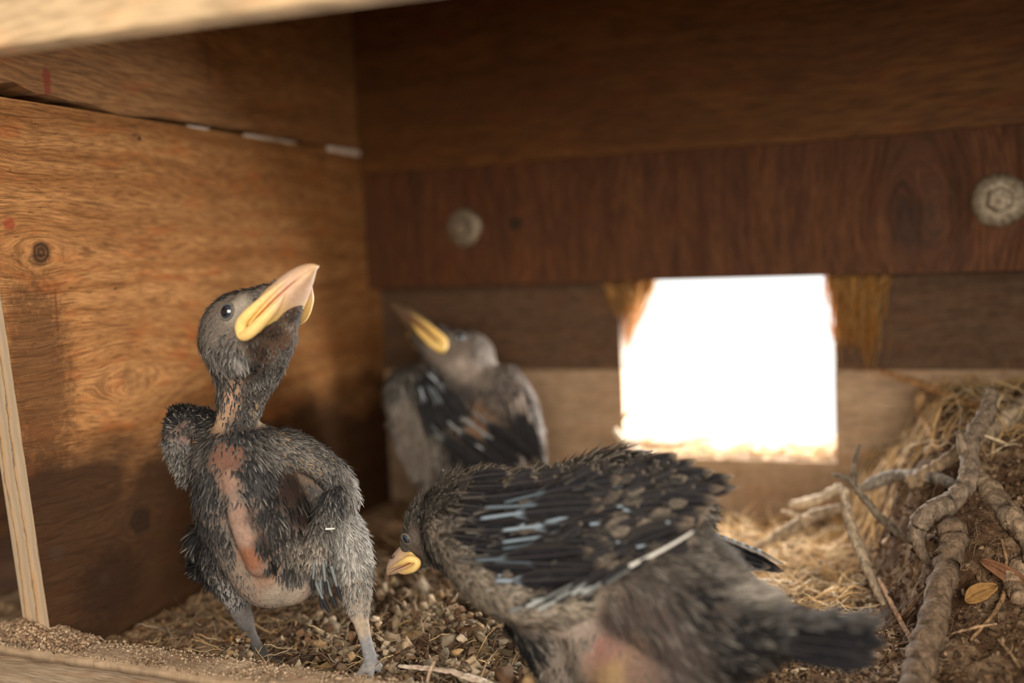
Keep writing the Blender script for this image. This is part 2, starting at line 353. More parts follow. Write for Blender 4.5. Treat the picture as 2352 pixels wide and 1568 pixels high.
def ledge(name, mat, y0, y1, z0, z1, x0, x1, seed, label, amp=0.06, cell=0.35):
    nx = int((x1 - x0) / cell); ny = max(4, int((y1 - y0) / 0.15)); X, Yg = np.meshgrid(np.linspace(x0, x1, nx), np.linspace(y0, y1, ny))
    edge = amp * 1.2 * fnoise(X, X * 0, seed, [(2.0, 0.6), (0.7, 0.4)])
    Yw = Yg + edge * ((Yg == Yg.min()) | (Yg == Yg.max()))
    Zt = z1 + amp * fnoise(X, Yg, seed + 1, [(3, 0.6), (0.8, 0.5)]) - 0.12 * ((Yg == Yg.min()) | (Yg == Yg.max()))
    V = np.stack([X, Yw, Zt], -1).reshape(-1, 3); F = [(j * nx + i, j * nx + i + 1, (j + 1) * nx + i + 1, (j + 1) * nx + i) for j in range(ny - 1) for i in range(nx - 1)]
    mb = MB(); mb.add(V, F)
    a = V.reshape(ny, nx, 3)
    for row, rev in ((a[0], False), (a[-1], True)):
        lo = row.copy(); lo[:, 2] = z0; VV = np.concatenate([row, lo])
        FF = [((i, nx + i, nx + i + 1, i + 1) if not rev else (i, i + 1, nx + i + 1, nx + i)) for i in range(nx - 1)]; mb.add(VV, FF)
    return tag(mb.build(name, mat, smooth=True), label, None, kind='structure')
ledge('trim_4', W_DUSTY, 29.5, 31.25, -2, 1.2, -50, 24, 31, 'dusty narrow ledge along the open front of the box')
ledge('trim_5', W_PAINT, 22.0, 29.25, -2, 1.0, -50, 24, 77, 'worn painted board lying in front of the dusty ledge', amp=0.04, cell=0.5)

# ------------------------------------------------------------------ nest floor with the mud wall of the nest rising at the right
def mound(X, Y):
    xb = -0.7 - (Y - 40.8) * 0.2
    H = np.interp(Y, [38, 40, 43, 46, 51, 55, 60], [0.5, 1.0, 2.6, 4.6, 6.6, 8.2, 8.0])
    d = X - xb
    far = sst(48, 53, Y)
    return H * ((0.80 - .25 * far) * sst(-0.9, 1.7, d) + (0.20 + .25 * far) * np.where(Y > 50, sst(-2.5, 1.5, X), sst(0.5, 6, d) * (1 - far) + far * sst(-2.5, 1.5, X))) * (0.35 + 0.65 * sst(-9.5, -3.0, X - 0.30 * (60 - Y)))
def hgt(X, Y):
    X = np.asarray(X, float); Y = np.asarray(Y, float)
    base = 0.15 + 0.16 * fnoise(X, Y, 3, [(5, 0.6), (1.6, 0.5), (0.7, 0.2)]) * sst(31.2, 33, Y)
    m = mound(X, Y)
    rim = 0.0
    lump = 0.42 * fnoise(X, Y, 9, [(4, 0.6), (1.5, 0.35), (0.6, 0.14)]) * sst(0.6, 3, m)
    return np.maximum(base + m + lump + rim, -1)
nx, ny = 300, 190
Xg, Yg = np.meshgrid(np.linspace(-45, 20, nx), np.linspace(31.3, 60.2, ny))
Zg = hgt(Xg, Yg)
M_GROUND = speckle('nest_floor_litter', [(0.035, 0.018, 0.009), (0.13, 0.075, 0.04), (0.27, 0.17, 0.095), (0.42, 0.30, 0.19)], 3.2)
M_MUD = speckle('dry_nest_mud', [(0.016, 0.0075, 0.0035), (0.062, 0.031, 0.015), (0.11, 0.062, 0.034), (0.26, 0.18, 0.11)], 2.4, bumpd=0.003)
F = [(j * nx + i, j * nx + i + 1, (j + 1) * nx + i + 1, (j + 1) * nx + i) for j in range(ny - 1) for i in range(nx - 1)]
muddy = mound(Xg, Yg) > 0.25
Zf = np.where(muddy, np.minimum(Zg, 0.0), Zg)
mb = MB(); mb.add(np.stack([Xg, Yg, Zf], -1), F); tag(mb.build('floor', M_GROUND), 'dark littered floor of the nest box', None, kind='structure')
i0 = int((-14 + 45) / 65 * nx); sub = Zg[:, i0:]; mx = nx - i0
mud = mound(Xg, Yg)
Zm = np.where(mud > 0.2, Zg + 0.02, Zg - 0.35)[:, i0:]
F2 = [(j * mx + i, j * mx + i + 1, (j + 1) * mx + i + 1, (j + 1) * mx + i) for j in range(ny - 1) for i in range(mx - 1)]
mb = MB(); mb.add(np.stack([Xg[:, i0:], Yg[:, i0:], Zm], -1), F2)
tag(mb.build('nest_mound', M_MUD), 'brown mound of dried mud and rootlets rising beside the bright opening, full of sticks', 'nest', kind='stuff')
mb = MB(); mb.box((-60, -10, -4), (26, 66, -2.2)); tag(mb.build('ground', W_DARK, smooth=False), kind='structure')

def hit(px, py, lift=0.0, lo=30.0, hi=75.0):
    """depth along the viewing ray where it meets the nest surface"""
    d = np.linspace(lo, hi, 900); r = ray(px, py); q = CAM + d[:, None] * r
    s_ = q[:, 2] - lift - hgt(q[:, 0], q[:, 1]); i = np.argmax(s_ < 0)
    return d[i] if (s_ < 0).any() else 60.0

# ------------------------------------------------------------------ loose litter
def chips(name, n, box, mat, seed, smin, smax, pal, label, cat='litter', lift=0.0, clump=0.0, zfun=hgt, thick=0.35):
    r = np.random.default_rng(seed); mb = MB()
    cx, cy = r.uniform(box[0], box[1], n), r.uniform(box[2], box[3], n)
    V = np.empty((n, 8, 3)); sz = r.uniform(smin, smax, (n, 1)) * r.uniform(0.4, 1.0, (n, 3)) * np.array([1.0, 0.55, thick])
    cube = np.array([(x, y, z) for z in (-1, 1) for x, y in ((-1, -1), (1, -1), (1, 1), (-1, 1))], float)
    cube = cube[None] * (1 + r.uniform(-0.75, 0.35, (n, 8, 3)))
    a, b_, c_ = r.uniform(0, 6.28, n), r.normal(0, 0.45, n), r.normal(0, 0.45, n)
    pts = cube * sz[:, None, :]
    y_ = pts[..., 1] * np.cos(b_)[:, None] - pts[..., 2] * np.sin(b_)[:, None]; z_ = pts[..., 1] * np.sin(b_)[:, None] + pts[..., 2] * np.cos(b_)[:, None]
    x2 = pts[..., 0] * np.cos(c_)[:, None] - z_ * np.sin(c_)[:, None]; z_ = pts[..., 0] * np.sin(c_)[:, None] + z_ * np.cos(c_)[:, None]
    V[..., 0] = x2 * np.cos(a)[:, None] - y_ * np.sin(a)[:, None] + cx[:, None]
    V[..., 1] = x2 * np.sin(a)[:, None] + y_ * np.cos(a)[:, None] + cy[:, None]
    zz = zfun(cx, cy); pile = clump * np.clip(fnoise(cx, cy, seed + 5, [(3.5, 1.0), (1.4, 0.6)]), 0, 2) * r.random(n)
    V[..., 2] = z_ + (zz + pile + lift + 0.4 * sz[:, 2])[:, None]
    pal = np.array(pal); ci = pal[r.integers(0, len(pal), n)] * r.uniform(0.65, 1.25, (n, 1))
    fq = np.array([(0, 3, 2, 1), (4, 5, 6, 7), (0, 1, 5, 4), (1, 2, 6, 5), (2, 3, 7, 6), (3, 0, 4, 7)])
    F = (fq[None] + 8 * np.arange(n)[:, None, None]).reshape(-1, 4)
    mb.add(V.reshape(-1, 3), F.tolist(), np.repeat(np.clip(ci, 0, 1), 8, axis=0))
    return tag(mb.build(name, mat), label, cat, kind='stuff')
def strands(name, n, box, mat, seed, lmin, lmax, rad, pal, label, cat='straw', lift=0.1, zfun=hgt, steep=0.25, wav=0.5):
    r = np.random.default_rng(seed); mb = MB(); k = 7
    cx, cy = r.uniform(box[0], box[1], n), r.uniform(box[2], box[3], n); L = r.uniform(lmin, lmax, n)
    a = r.uniform(0, 6.28, n); bend = r.normal(0, wav, n); t = np.linspace(-0.5, 0.5, k)
    ang = a[:, None] + bend[:, None] * t[None] * 2 + r.normal(0, wav * 0.25, (n, k))
    dx = np.cumsum(np.cos(ang), 1) * L[:, None] / k; dy = np.cumsum(np.sin(ang), 1) * L[:, None] / k
    px_ = cx[:, None] + dx - dx.mean(1)[:, None]; py_ = cy[:, None] + dy - dy.mean(1)[:, None]
    tilt = r.normal(0, steep, n)
    pz = zfun(px_, py_) + lift * r.random(n)[:, None] + np.abs(tilt[:, None] * (t[None] + 0.5 * np.sign(tilt)[:, None]) * L[:, None]) + r.uniform(0, 0.06, (n, k))
    C = np.stack([px_, py_, pz], -1)
    T = nrm(np.gradient(C, axis=1)); U = nrm(np.cross(T, np.array([0, 0, 1.0]) + r.normal(0, 0.1, (n, 1, 3)))); W = np.cross(T, U)
    rr = (rad * r.uniform(0.5, 1.5, n))[:, None, None] * (1 - 0.6 * np.abs(t * 2)[None, :, None] ** 3)
    V = np.stack([C + U * rr, C - 0.5 * U * rr + 0.87 * W * rr, C - 0.5 * U * rr - 0.87 * W * rr], 2)   # n,k,3,3
    idx = np.arange(k - 1)
    f = np.array([[(i * 3 + j, i * 3 + (j + 1) % 3, (i + 1) * 3 + (j + 1) % 3, (i + 1) * 3 + j) for j in range(3)] for i in idx]).reshape(-1, 4)
    F = (f[None] + (3 * k) * np.arange(n)[:, None, None]).reshape(-1, 4)
    pal = np.array(pal); ci = pal[r.integers(0, len(pal), n)] * r.uniform(0.6, 1.3, (n, 1))
    mb.add(V.reshape(-1, 3), F.tolist(), np.repeat(np.clip(ci, 0, 1), 3 * k, axis=0))
    return tag(mb.build(name, mat), label, cat, kind='stuff')
M_CHIP = vcol('litter_flakes', 0.9, 0.15, 0.3, 5.0, 0.0006)
M_STRAW = vcol('dry_straw', 0.7, 0.3, 0.15, 5.0, 0.0003)
TAN = [(0.42, 0.30, 0.18), (0.52, 0.38, 0.22), (0.30, 0.19, 0.10), (0.34, 0.27, 0.19), (0.24, 0.20, 0.13), (0.50, 0.40, 0.28), (0.16, 0.09, 0.05)]
GRY = [(0.27, 0.20, 0.13), (0.20, 0.155, 0.10), (0.33, 0.24, 0.15), (0.12, 0.08, 0.05), (0.38, 0.30, 0.21), (0.08, 0.045, 0.027), (0.28, 0.18, 0.09), (0.16, 0.09, 0.05)]
DRK = [(0.09, 0.05, 0.025), (0.15, 0.08, 0.04), (0.20, 0.12, 0.06), (0.28, 0.18, 0.10)]
STR = [(0.62, 0.44, 0.24), (0.50, 0.33, 0.16), (0.66, 0.52, 0.33), (0.40, 0.25, 0.12), (0.58, 0.36, 0.13)]
chips('droppings_litter', 6500, (-27, -9, 31.6, 46), M_CHIP, 21, 0.08, 0.40, GRY, 'caked droppings and wood flakes between the two front chicks', clump=0.9, thick=0.6)
chips('dark_litter', 7000, (-34.5, -12, 31.6, 59), M_CHIP, 22, 0.08, 0.32, DRK, 'dark crumbs of litter on the floor under the chicks')
chips('straw_dust', 6500, (-18, -2.5, 38, 59), M_CHIP, 23, 0.06, 0.22, TAN, 'tan crumbs of bedding in front of the bright opening', clump=0.45)
strands('straw_bedding', 2400, (-18, -3.2, 39, 59), M_STRAW, 24, 0.8, 3.2, 0.028, STR, 'fine pale straw bedding spread before the bright opening', lift=0.5)
chips('droppings_clods', 420, (-26, -9, 31.8, 46), M_CHIP, 41, 0.25, 0.75, [(c[0]*.75, c[1]*.75, c[2]*.75) for c in GRY], 'larger caked clods among the droppings behind the dusty ledge', clump=0.5, thick=0.7)
strands('floor_fibres', 2600, (-33, -12, 32, 48), M_STRAW, 25, 0.5, 2.2, 0.022, GRY + STR[:2], 'thin fibres caught in the litter below the chicks', lift=0.4)
strands('nest_rootlets', 2600, (-7, 8, 37, 60), M_STRAW, 26, 0.3, 1.3, 0.013, [(0.12, 0.07, 0.036), (0.17, 0.10, 0.055), (0.26, 0.17, 0.09), (0.06, 0.033, 0.016)], 'fine rootlets matted over the mud of the nest', 'rootlets', lift=0.25, wav=1.2)
chips('mud_crumbs', 4500, (-8, 8, 37, 60), M_CHIP, 27, 0.05, 0.22, [(0.05, 0.027, 0.014), (0.085, 0.046, 0.024), (0.12, 0.07, 0.038), (0.2, 0.13, 0.08)], 'crumbs of mud clinging to the nest mound', thick=0.8)
SILL = lambda x, y: np.full_like(x, wz0) + 0.25 * np.clip(fnoise(x, y, 44, [(2.5, 1)]), 0, 1)
strands('sill_straw', 520, (wx0 + .4, wx1 - .2, 60.2, 63), M_STRAW, 28, 0.4, 2.2, 0.03, STR, 'sunlit straw and crumbs heaped on the sill of the opening', zfun=SILL, lift=0.5)
chips('sill_crumbs', 500, (wx0 + .4, wx1 - .2, 60.1, 63), M_CHIP, 29, 0.08, 0.25, TAN + STR[:3], 'pale crumbs on the sill of the opening', zfun=SILL)
LZ = lambda x, y: np.full_like(x, 1.22) + 0.7 * np.exp(-(((x + 36.2) / 2.0) ** 2)) * np.exp(-((y - 30.7) / 0.9) ** 2)
strands('mound_top_straw', 500, (-4.5, 7, 51, 59.5), M_STRAW, 61, 0.8, 3.0, 0.03, STR, 'pale straw strewn over the top of the mud mound', lift=0.5)
chips('ledge_dust', 5200, (-42, -8, 29.5, 31.3), M_CHIP, 62, 0.02, 0.09, [(0.42, 0.31, 0.21), (0.36, 0.26, 0.17), (0.52, 0.40, 0.28), (0.22, 0.14, 0.08)], 'fine dust lying along the front ledge', 'dust', zfun=lambda x, y: np.full_like(x, 1.2) + 0.0 * x, thick=0.7)
chips('dust_heap', 2600, (-39.5, -32.8, 29.6, 31.2), M_CHIP, 30, 0.04, 0.15, [(0.36, 0.25, 0.16), (0.28, 0.19, 0.12), (0.44, 0.32, 0.21), (0.2, 0.12, 0.07)], 'crumbly dust heaped at the foot of the plywood edge', 'dust', zfun=LZ, thick=0.8)

# wool and fibres hanging in the upper corners of the opening
M_FIB = vcol('hanging_fibre', 0.8, 0.1, 0.0, transl=0.45)
def fibre_tuft(name, sets, seed, label):
    r = np.random.default_rng(seed); mb = MB()
    for (xa, xb, ya, xc, xd, yb0, yb1, y3, n, wid) in sets:
        for i in range(n):
            t_ = r.random(); dep = y3 + r.uniform(-.35, .35)
            a = onY(xa + (xb - xa) * t_ + r.normal(0, 6), ya + abs(r.normal(0, 12)), dep); b = onY(xc + (xd - xc) * t_ + r.normal(0, 9), r.uniform(yb0, yb1), dep + r.normal(0, .12))
            q = spline([a, (a + b) / 2 + r.normal(0, .22, 3), b], 9) + r.normal(0, 0.035, (9, 3))
            c = np.array(STR[r.integers(0, 5)]) * r.uniform(0.6, 1.05) * np.array([1.05, .82, .55])
            mb.tube(q, wid * r.uniform(0.4, 1.5) * np.linspace(1, .4, 9), 4, col=c)
    return tag(mb.build(name, M_FIB), label, 'nest fibre', kind='stuff')
fibre_tuft('hanging_fibres', [(1372, 1505, 636, 1410, 1440, 690, 800, 60.9, 260, .05), (1380, 1470, 636, 1395, 1445, 670, 730, 60.3, 170, .06), (1415, 1432, 760, 1420, 1436, 900, 1000, 61.2, 30, .05)], 51, 'golden fibres hanging at the upper corner of the opening nearer the chicks')
fibre_tuft('hanging_fibres', [(1900, 2040, 624, 1925, 1985, 690, 800, 59.85, 240, .05), (1905, 1990, 624, 1918, 1950, 660, 850, 60.2, 120, .05), (1985, 2012, 640, 1992, 2008, 760, 870, 59.8, 60, .05)], 52, 'golden fibres hanging at the upper corner of the opening nearer the sticks')

# ------------------------------------------------------------------ bolts in the beam
t = NT('dull_zinc'); n_ = t.noise(t.mapping(t.pos(), (100, 100, 100)), 3.5, 5, 0.7)
t.b.inputs['Metallic'].default_value = 0.55; t.bump(n_, 0.0006)
M_ZINC = t.done(t.ramp(n_, [(0.35, (0.10, 0.065, 0.035)), (0.6, (0.30, 0.25, 0.18)), (0.8, (0.45, 0.40, 0.33))]), 0.5, 0.5)
def bolt(px, py, rad, label, hexr, seed):
    c = onY(px, py, BY); th = thing('bolt', label, 'bolt', c, 'bolts in the cross beam')
    mb = MB(); r = np.random.default_rng(seed); m = 40; a = np.arange(m) * 2 * math.pi / m
    prof = [(rad * 0.98, 0.0), (rad, -0.10), (rad * 0.95, -0.18), (rad * 0.55, -0.20), (0.01, -0.20)]
    wob = 1 + 0.02 * np.sin(3 * a + seed) + 0.02 * r.standard_normal(m)
    V = np.concatenate([np.stack([c[0] + q * wob * np.cos(a), np.full(m, c[1] + y), c[2] + q * wob * np.sin(a)], 1) for q, y in prof])
    F = [(i * m + j, i * m + (j + 1) % m, (i + 1) * m + (j + 1) % m, (i + 1) * m + j) for i in range(len(prof) - 1) for j in range(m)]
    mb.add(V, F); mb.build('washer', M_ZINC, th)
    mb = MB(); a = np.arange(6) * math.pi / 3 + 0.4; prof = [(hexr, -0.19), (hexr, -0.65), (hexr * 0.86, -0.74), (0.01, -0.76)]
    V = np.concatenate([np.stack([c[0] + q * np.cos(a), np.full(6, c[1] + y), c[2] + q * np.sin(a)], 1) for q, y in prof])
    mb.add(V, [(i * 6 + j, i * 6 + (j + 1) % 6, (i + 1) * 6 + (j + 1) % 6, (i + 1) * 6 + j) for i in range(3) for j in range(6)])
    mb.build('bolt_head', M_ZINC, th, smooth=False)
bolt(1067, 523, 1.22, 'round washer and hex bolt in the beam above the chick at the back', 0.55, 1)
bolt(2296, 460, 1.40, 'larger bolt with rusty washer at the right end of the beam', 0.66, 2)

# ------------------------------------------------------------------ sticks
t = NT('weathered_bark'); v = t.mapping(t.pos(), (100, 100, 100)); n1 = t.noise(v, 2.6, 6, 0.72, 0.5); n2 = t.noise(t.mapping(t.pos(), (260, 260, 60)), 1.6, 4, 0.6)
c_ = t.mix(0.75, t.attr('Col'), t.ramp(t.math('MULTIPLY_ADD', n1, 0.6, t.math('MULTIPLY', n2, 0.4)), [(0.36, 0.05), (0.5, 0.42), (0.66, 0.95)]), 'OVERLAY')
t.bump(t.math('ADD', n1, n2), 0.0016, 0.9); M_BARK = t.done(c_, 0.85, 0.2)
G1, G2, G3, OR = (0.21, 0.155, 0.11), (0.17, 0.135, 0.10), (0.32, 0.24, 0.16), (0.32, 0.165, 0.07)
def stick(pts, rads, label, col=G1, seed=0, branches=(), lift=None, name='stick', flat=1.0, group=None, cat='stick'):
    """pts: (px, py, depth or None). None: resting on the nest surface."""
    r = np.random.default_rng(seed + 100); Q = []
    for p in pts:
        d = p[2] if len(p) > 2 and p[2] else None
        h_ = hit(p[0], p[1]) - (0.30 if lift is None else lift)
        d = h_ if d is None else min(d, h_)
        Q.append(P(p[0], p[1], d))
    Q = np.array(Q); n = 7 * len(Q) + 4; C = spline(Q, n); rads = np.interp(np.linspace(0, 1, n), np.linspace(0, 1, len(rads)), rads)
    if name != 'straw_stem':
        C[1:-1] += r.normal(0, 0.05, (n - 2, 3)) * rads[1:-1, None] * 2
        rads = rads * (1 + 0.10 * np.sin(np.linspace(0, 9, n) + seed) + r.normal(0, 0.05, n))
        rads[0] *= 0.75; rads[-1] *= 0.7
    o = thing(name, label, cat, Q[0], group)
    mb = MB(); mb.tube(C, rads, 12, col=col, bumps=0.07, rng=r, flat=flat)
    mb.build('stem', M_BARK, o)
    for (bp, br) in branches:
        BQ = [P(p[0], p[1], min(p[2], hit(p[0], p[1]) - 0.3)) for p in bp]; mb = MB(); m = 6 * len(BQ)
        mb.tube(spline(BQ, m), np.interp(np.linspace(0, 1, m), [0, 1], br), 9, col=col, bumps=0.07, rng=r)
        mb.build('side_twig', M_BARK, o)
    return o
stick([(2277, 893, 46.5), (2268, 950, 45.5), (2228, 1015, 44.5), (2228, 1085, 43.6), (2195, 1145, 43), (2135, 1180, 42.6), (2105, 1225, 42.8), (2135, 1300, 43.2)], [0.24, 0.36, 0.42, 0.46, 0.44, 0.42, 0.36, 0.16],
      'crooked forked stick standing tallest out of the nest mound', G1, 1, branches=[([(2215, 1040, 44.2), (2208, 1010, 44.2), (2203, 992, 44.3)], (0.28, 0.14))])
stick([(2192, 1205, 41.6), (2178, 1290, 40.2), (2150, 1410, 38.6), (2115, 1520, 37.0), (2085, 1620, 35.6)], [0.50, 0.56, 0.54, 0.50, 0.48],
      'thick stick with rough lit edge running down out of the frame', (0.17, 0.115, 0.075), 2)
stick([(2380, 890, 50), (2330, 950, 50), (2265, 990, 50), (2225, 1030, 49.6)], [0.55, 0.52, 0.42, 0.3], 'stout pale branch entering behind the tallest forked stick', G3, 3)
stick([(2225, 1075, 45.5), (2270, 1130, 44.6), (2330, 1200, 43.6), (2390, 1275, 42.6)], [0.42, 0.52, 0.55, 0.5], 'thick light branch slanting down beside the tall forked stick', (0.28, 0.20, 0.13), 4)
stick([(2022, 853, 54), (2110, 880, 52.5), (2200, 918, 51), (2290, 955, 50)], [0.14, 0.18, 0.26, 0.22], 'straight orange twig pointing at the bright opening', OR, 5)
stick([(2180, 870, 54), (2122, 900, 53.6), (2112, 945, 53.2), (2135, 990, 52.8), (2150, 1030, 52.4)], [0.12, 0.2, 0.22, 0.18, 0.12], 'bent orange twig curling beneath the straight one', (0.48, 0.29, 0.14), 6)
stick([(1978, 1122, 49.5), (2040, 1095, 49), (2100, 1092, 48.3), (2150, 1098, 47.6), (2205, 1118, 47)], [0.2, 0.34, 0.32, 0.3, 0.22], 'dark grey crooked stick lying across the top of the mound', (0.22, 0.185, 0.15), 7)
stick([(1910, 1090, 47.5), (1950, 1102, 47), (1985, 1145, 46.4), (2040, 1205, 45.4), (2100, 1250, 44.8)], [0.07, 0.16, 0.18, 0.17, 0.12], 'thin grey twig with upright spur at the edge of the mound', G2, 8,
      branches=[([(1960, 1110, 46.9), (1962, 1065, 47.2), (1974, 1020, 47.4)], (0.17, 0.07))])
stick([(1937, 1120, 47), (1952, 1200, 46.2), (1985, 1290, 45), (2030, 1390, 43.4)], [0.22, 0.26, 0.24, 0.14], 'dusty pale stick bracing the near face of the mound', (0.40, 0.31, 0.22), 9)
stick([(1730, 1262, 52), (1800, 1225, 51.6), (1880, 1180, 51), (1945, 1165, 50.4)], [0.14, 0.30, 0.34, 0.2], 'lit branch rising from the bedding to the mound edge', G3, 10)
stick([(1815, 1160, 53), (1870, 1150, 52.3), (1935, 1115, 51.6)], [0.2, 0.28, 0.2], 'short sunlit stick just above the rising lit branch', (0.50, 0.40, 0.28), 11)
stick([(1795, 1173, 51.2), (1830, 1184, 51), (1875, 1192, 50.6)], [0.1, 0.12, 0.08], 'small pale peg of wood between two lit branches', (0.50, 0.38, 0.26), 12)
stick([(2085, 1115, 49.2), (2140, 1080, 49), (2200, 1040, 48.6), (2240, 1012, 48.2)], [0.3, 0.36, 0.34, 0.26], 'smooth tan branch passing behind the tall forked stick', (0.30, 0.21, 0.13), 13)
stick([(2020, 1330), (2060, 1410), (2105, 1490)], [0.08, 0.12, 0.07], 'slender reddish twig running down the mound face', (0.36, 0.20, 0.10), 14, lift=0.3)
stick([(1722, 1328), (1800, 1322), (1885, 1315)], [0.07, 0.09, 0.06], 'pale straight straw lying on the bedding', (0.62, 0.46, 0.30), 15, lift=0.5, name='straw_stem', cat='straw')
stick([(1412, 985, 60.4), (1430, 1010, 60), (1458, 1032, 59.8), (1478, 1058, 59.5)], [0.16, 0.22, 0.2, 0.14], 'white curved twig hooked over the sill corner of the opening', (0.66, 0.58, 0.48), 16)
stick([(1430, 1006, 63), (1490, 1020, 62.6), (1570, 1020, 61.4), (1632, 1003, 61)], [0.08, 0.14, 0.12, 0.05], 'thin bowed twig lying along the sill of the opening', (0.40, 0.27, 0.16), 17)
stick([(1432, 962, 63.4), (1448, 940, 63.2), (1468, 924, 63)], [0.1, 0.12, 0.05], 'tiny dark twig stuck up in the bright opening', (0.35, 0.22, 0.13), 18)
stick([(2400, 1290, 39.5), (2348, 1300, 40), (2325, 1330, 40.4), (2345, 1380, 40.6)], [0.4, 0.42, 0.36, 0.3], 'blunt brown root end sticking in at the frame edge', (0.28, 0.19, 0.12), 20)
stick([(2040, 1440), (2090, 1395), (2130, 1350)], [0.05, 0.09, 0.05], 'short dark twig pressed on the mound behind the thick stick', (0.20, 0.12, 0.07), 21, lift=0.3)
stick([(2230, 1470), (2300, 1380), (2312, 1300), (2300, 1235)], [0.06, 0.1, 0.09, 0.05], 'thin upright rootlet beside the dried leaf', (0.30, 0.18, 0.09), 22, lift=0.25)
stick([(2185, 1455), (2240, 1440), (2290, 1432)], [0.04, 0.06, 0.04], 'pale splinter lying below the dried leaf', (0.42, 0.27, 0.15), 23, lift=0.2)
stick([(2290, 1465), (2320, 1500), (2340, 1530)], [0.05, 0.07, 0.05], 'short tan splinter on the dark mud at the lower corner', (0.40, 0.26, 0.14), 24, lift=0.2)
# peeled bark strip on the ledge, in front of the droppings
stick([(915, 1528, 38.2), (985, 1535, 38.0), (1060, 1548, 37.7), (1160, 1585, 37.2)], [0.10, 0.16, 0.22, 0.2], 'flat white strip of peeled bark just behind the dusty ledge', (0.58, 0.47, 0.36), 25, flat=0.4, name='bark_strip', cat='bark')
stick([(980, 1570, 37.6), (990, 1535, 37.6), (1000, 1518, 37.7)], [0.05, 0.07, 0.04], 'tiny pale splinter crossing the white bark strip', (0.6, 0.48, 0.34), 26, name='wood_splinter', cat='splinter')
stick([(530, 1510, 43.2), (530, 1490, 43.4), (531, 1462, 43.6)], [0.07, 0.07, 0.05], 'orange straw standing upright behind the dusty ledge', (0.55, 0.27, 0.06), 27, name='straw_stem', cat='straw')
def leafish(name, cat, label, pts, wid, col, cup=0.25):
    Q = np.array([P(px, py, hit(px, py) - 0.5) for px, py in pts]); n = 14; C = spline(Q, n); o = thing(name, label, cat, Q[0])
    T = nrm(np.gradient(C, axis=0)); view = nrm(CAM - C); W = nrm(np.cross(T, view)); N = np.cross(W, T); rows = []; m = 7
    for j in range(m):
        s_ = (j / (m - 1) - 0.5) * 2; ww = wid * np.sin(np.linspace(0.08, math.pi - 0.05, n)) ** 0.7
        rows.append(C + W * (s_ * ww)[:, None] + N * (cup * wid * (s_ * s_ - 0.4) + 0.05 * np.sin(np.arange(n) * 1.7 + j))[:, None])
    V = np.stack(rows, 1).reshape(-1, 3); F = [(i * m + j, i * m + j + 1, (i + 1) * m + j + 1, (i + 1) * m + j) for i in range(n - 1) for j in range(m - 1)]
    mb = MB(); mb.add(V, F, col); b = mb.build('blade', M_CHIP, o); so = b.modifiers.new('s', 'SOLIDIFY'); so.thickness = 0.0005; so.offset = 0
    mb = MB(); mb.tube(C + N * 0.03 * -1, np.linspace(0.05, 0.02, n), 5, col=np.array(col) * 0.7); mb.build('midrib', M_CHIP, o)
leafish('dried_leaf', 'leaf', 'small curled yellow brown leaf on the dark mud', [(2218, 1382), (2245, 1362), (2288, 1345)], 0.34, (0.24, 0.13, 0.045), 0.6)
leafish('bark_flake', 'bark', 'reddish curled flake of bark beside the dried leaf', [(2252, 1286), (2300, 1310), (2352, 1345), (2385, 1375)], 0.30, (0.17, 0.08, 0.04), 0.7)
leafish('dried_leaf', 'leaf', 'crumpled yellow leaf at the tip of the pale straw', [(1880, 1318), (1905, 1312), (1925, 1330)], 0.22, (0.62, 0.36, 0.08), 0.7)
# ------------------------------------------------------------------ the chicks
M_SKIN = vcol('chick_skin', 0.75, 0.2, 0.35, 7.0, 0.0008, sss=0.12)
M_DOWN = vcol('pin_feather', 0.65, 0.12, 0.0)
M_VANE = vcol('feather_vane', 0.6, 0.10, 0.25, 14.0, 0.0002)
M_HORN = vcol('soft_bill', 0.42, 0.4, 0.18, 5.0, 0.0003, sss=0.25)
M_CLAW = vcol('claw_horn', 0.4, 0.4, 0.1)
t = NT('wet_eye'); t.b.inputs['Coat Weight'].default_value = 1.0; t.b.inputs['Coat Roughness'].default_value = 0.03
M_EYE = t.done(t.attr('Col'), 0.12, 0.6)

def remeshed(name, mb, mat, parent, voxel=0.11, smooth=5):
    tmp = mb.build(name + '_tmp', mat); m = tmp.modifiers.new('r', 'REMESH'); m.mode = 'VOXEL'; m.voxel_size = voxel * S
    sm = tmp.modifiers.new('s', 'SMOOTH'); sm.factor = 0.6; sm.iterations = smooth
    dg = bpy.context.evaluated_depsgraph_get(); ev = tmp.evaluated_get(dg); me = bpy.data.meshes.new_from_object(ev)
    bpy.data.objects.remove(tmp)
    n = len(me.vertices); V = np.empty(n * 3); me.vertices.foreach_get('co', V); V = V.reshape(-1, 3) / S
    N = np.empty(n * 3); me.vertex_normals.foreach_get('vector', N); N = N.reshape(-1, 3)
    F = [tuple(p.vertices) for p in me.polygons]; bpy.data.meshes.remove(me)
    return V, N, F
_ico = None
def ball(mb, c, r, axes=None):
    global _ico
    if _ico is None:
        bm = bmesh.new(); bmesh.ops.create_icosphere(bm, subdivisions=3, radius=1.0)
        _ico = (np.array([v.co[:] for v in bm.verts]), [tuple(v.index for v in f.verts) for f in bm.faces]); bm.free()
    V = _ico[0] * r
    if axes is not None: V = (_ico[0] * np.array(axes[0])) @ np.array(axes[1])      # axes: (radii, 3 row vectors)
    mb.add(V + c, _ico[1])
def limb(mb, pts, rads, step=0.35):
    pts = np.asarray(pts, float); L = np.linalg.norm(np.diff(pts, axis=0), axis=1).sum(); n = max(3, int(L / (min(rads) * step)))
    C = spline(pts, n); rr = np.interp(np.linspace(0, 1, n), np.linspace(0, 1, len(rads)), rads)
    for c, r in zip(C, rr): ball(mb, c, r)

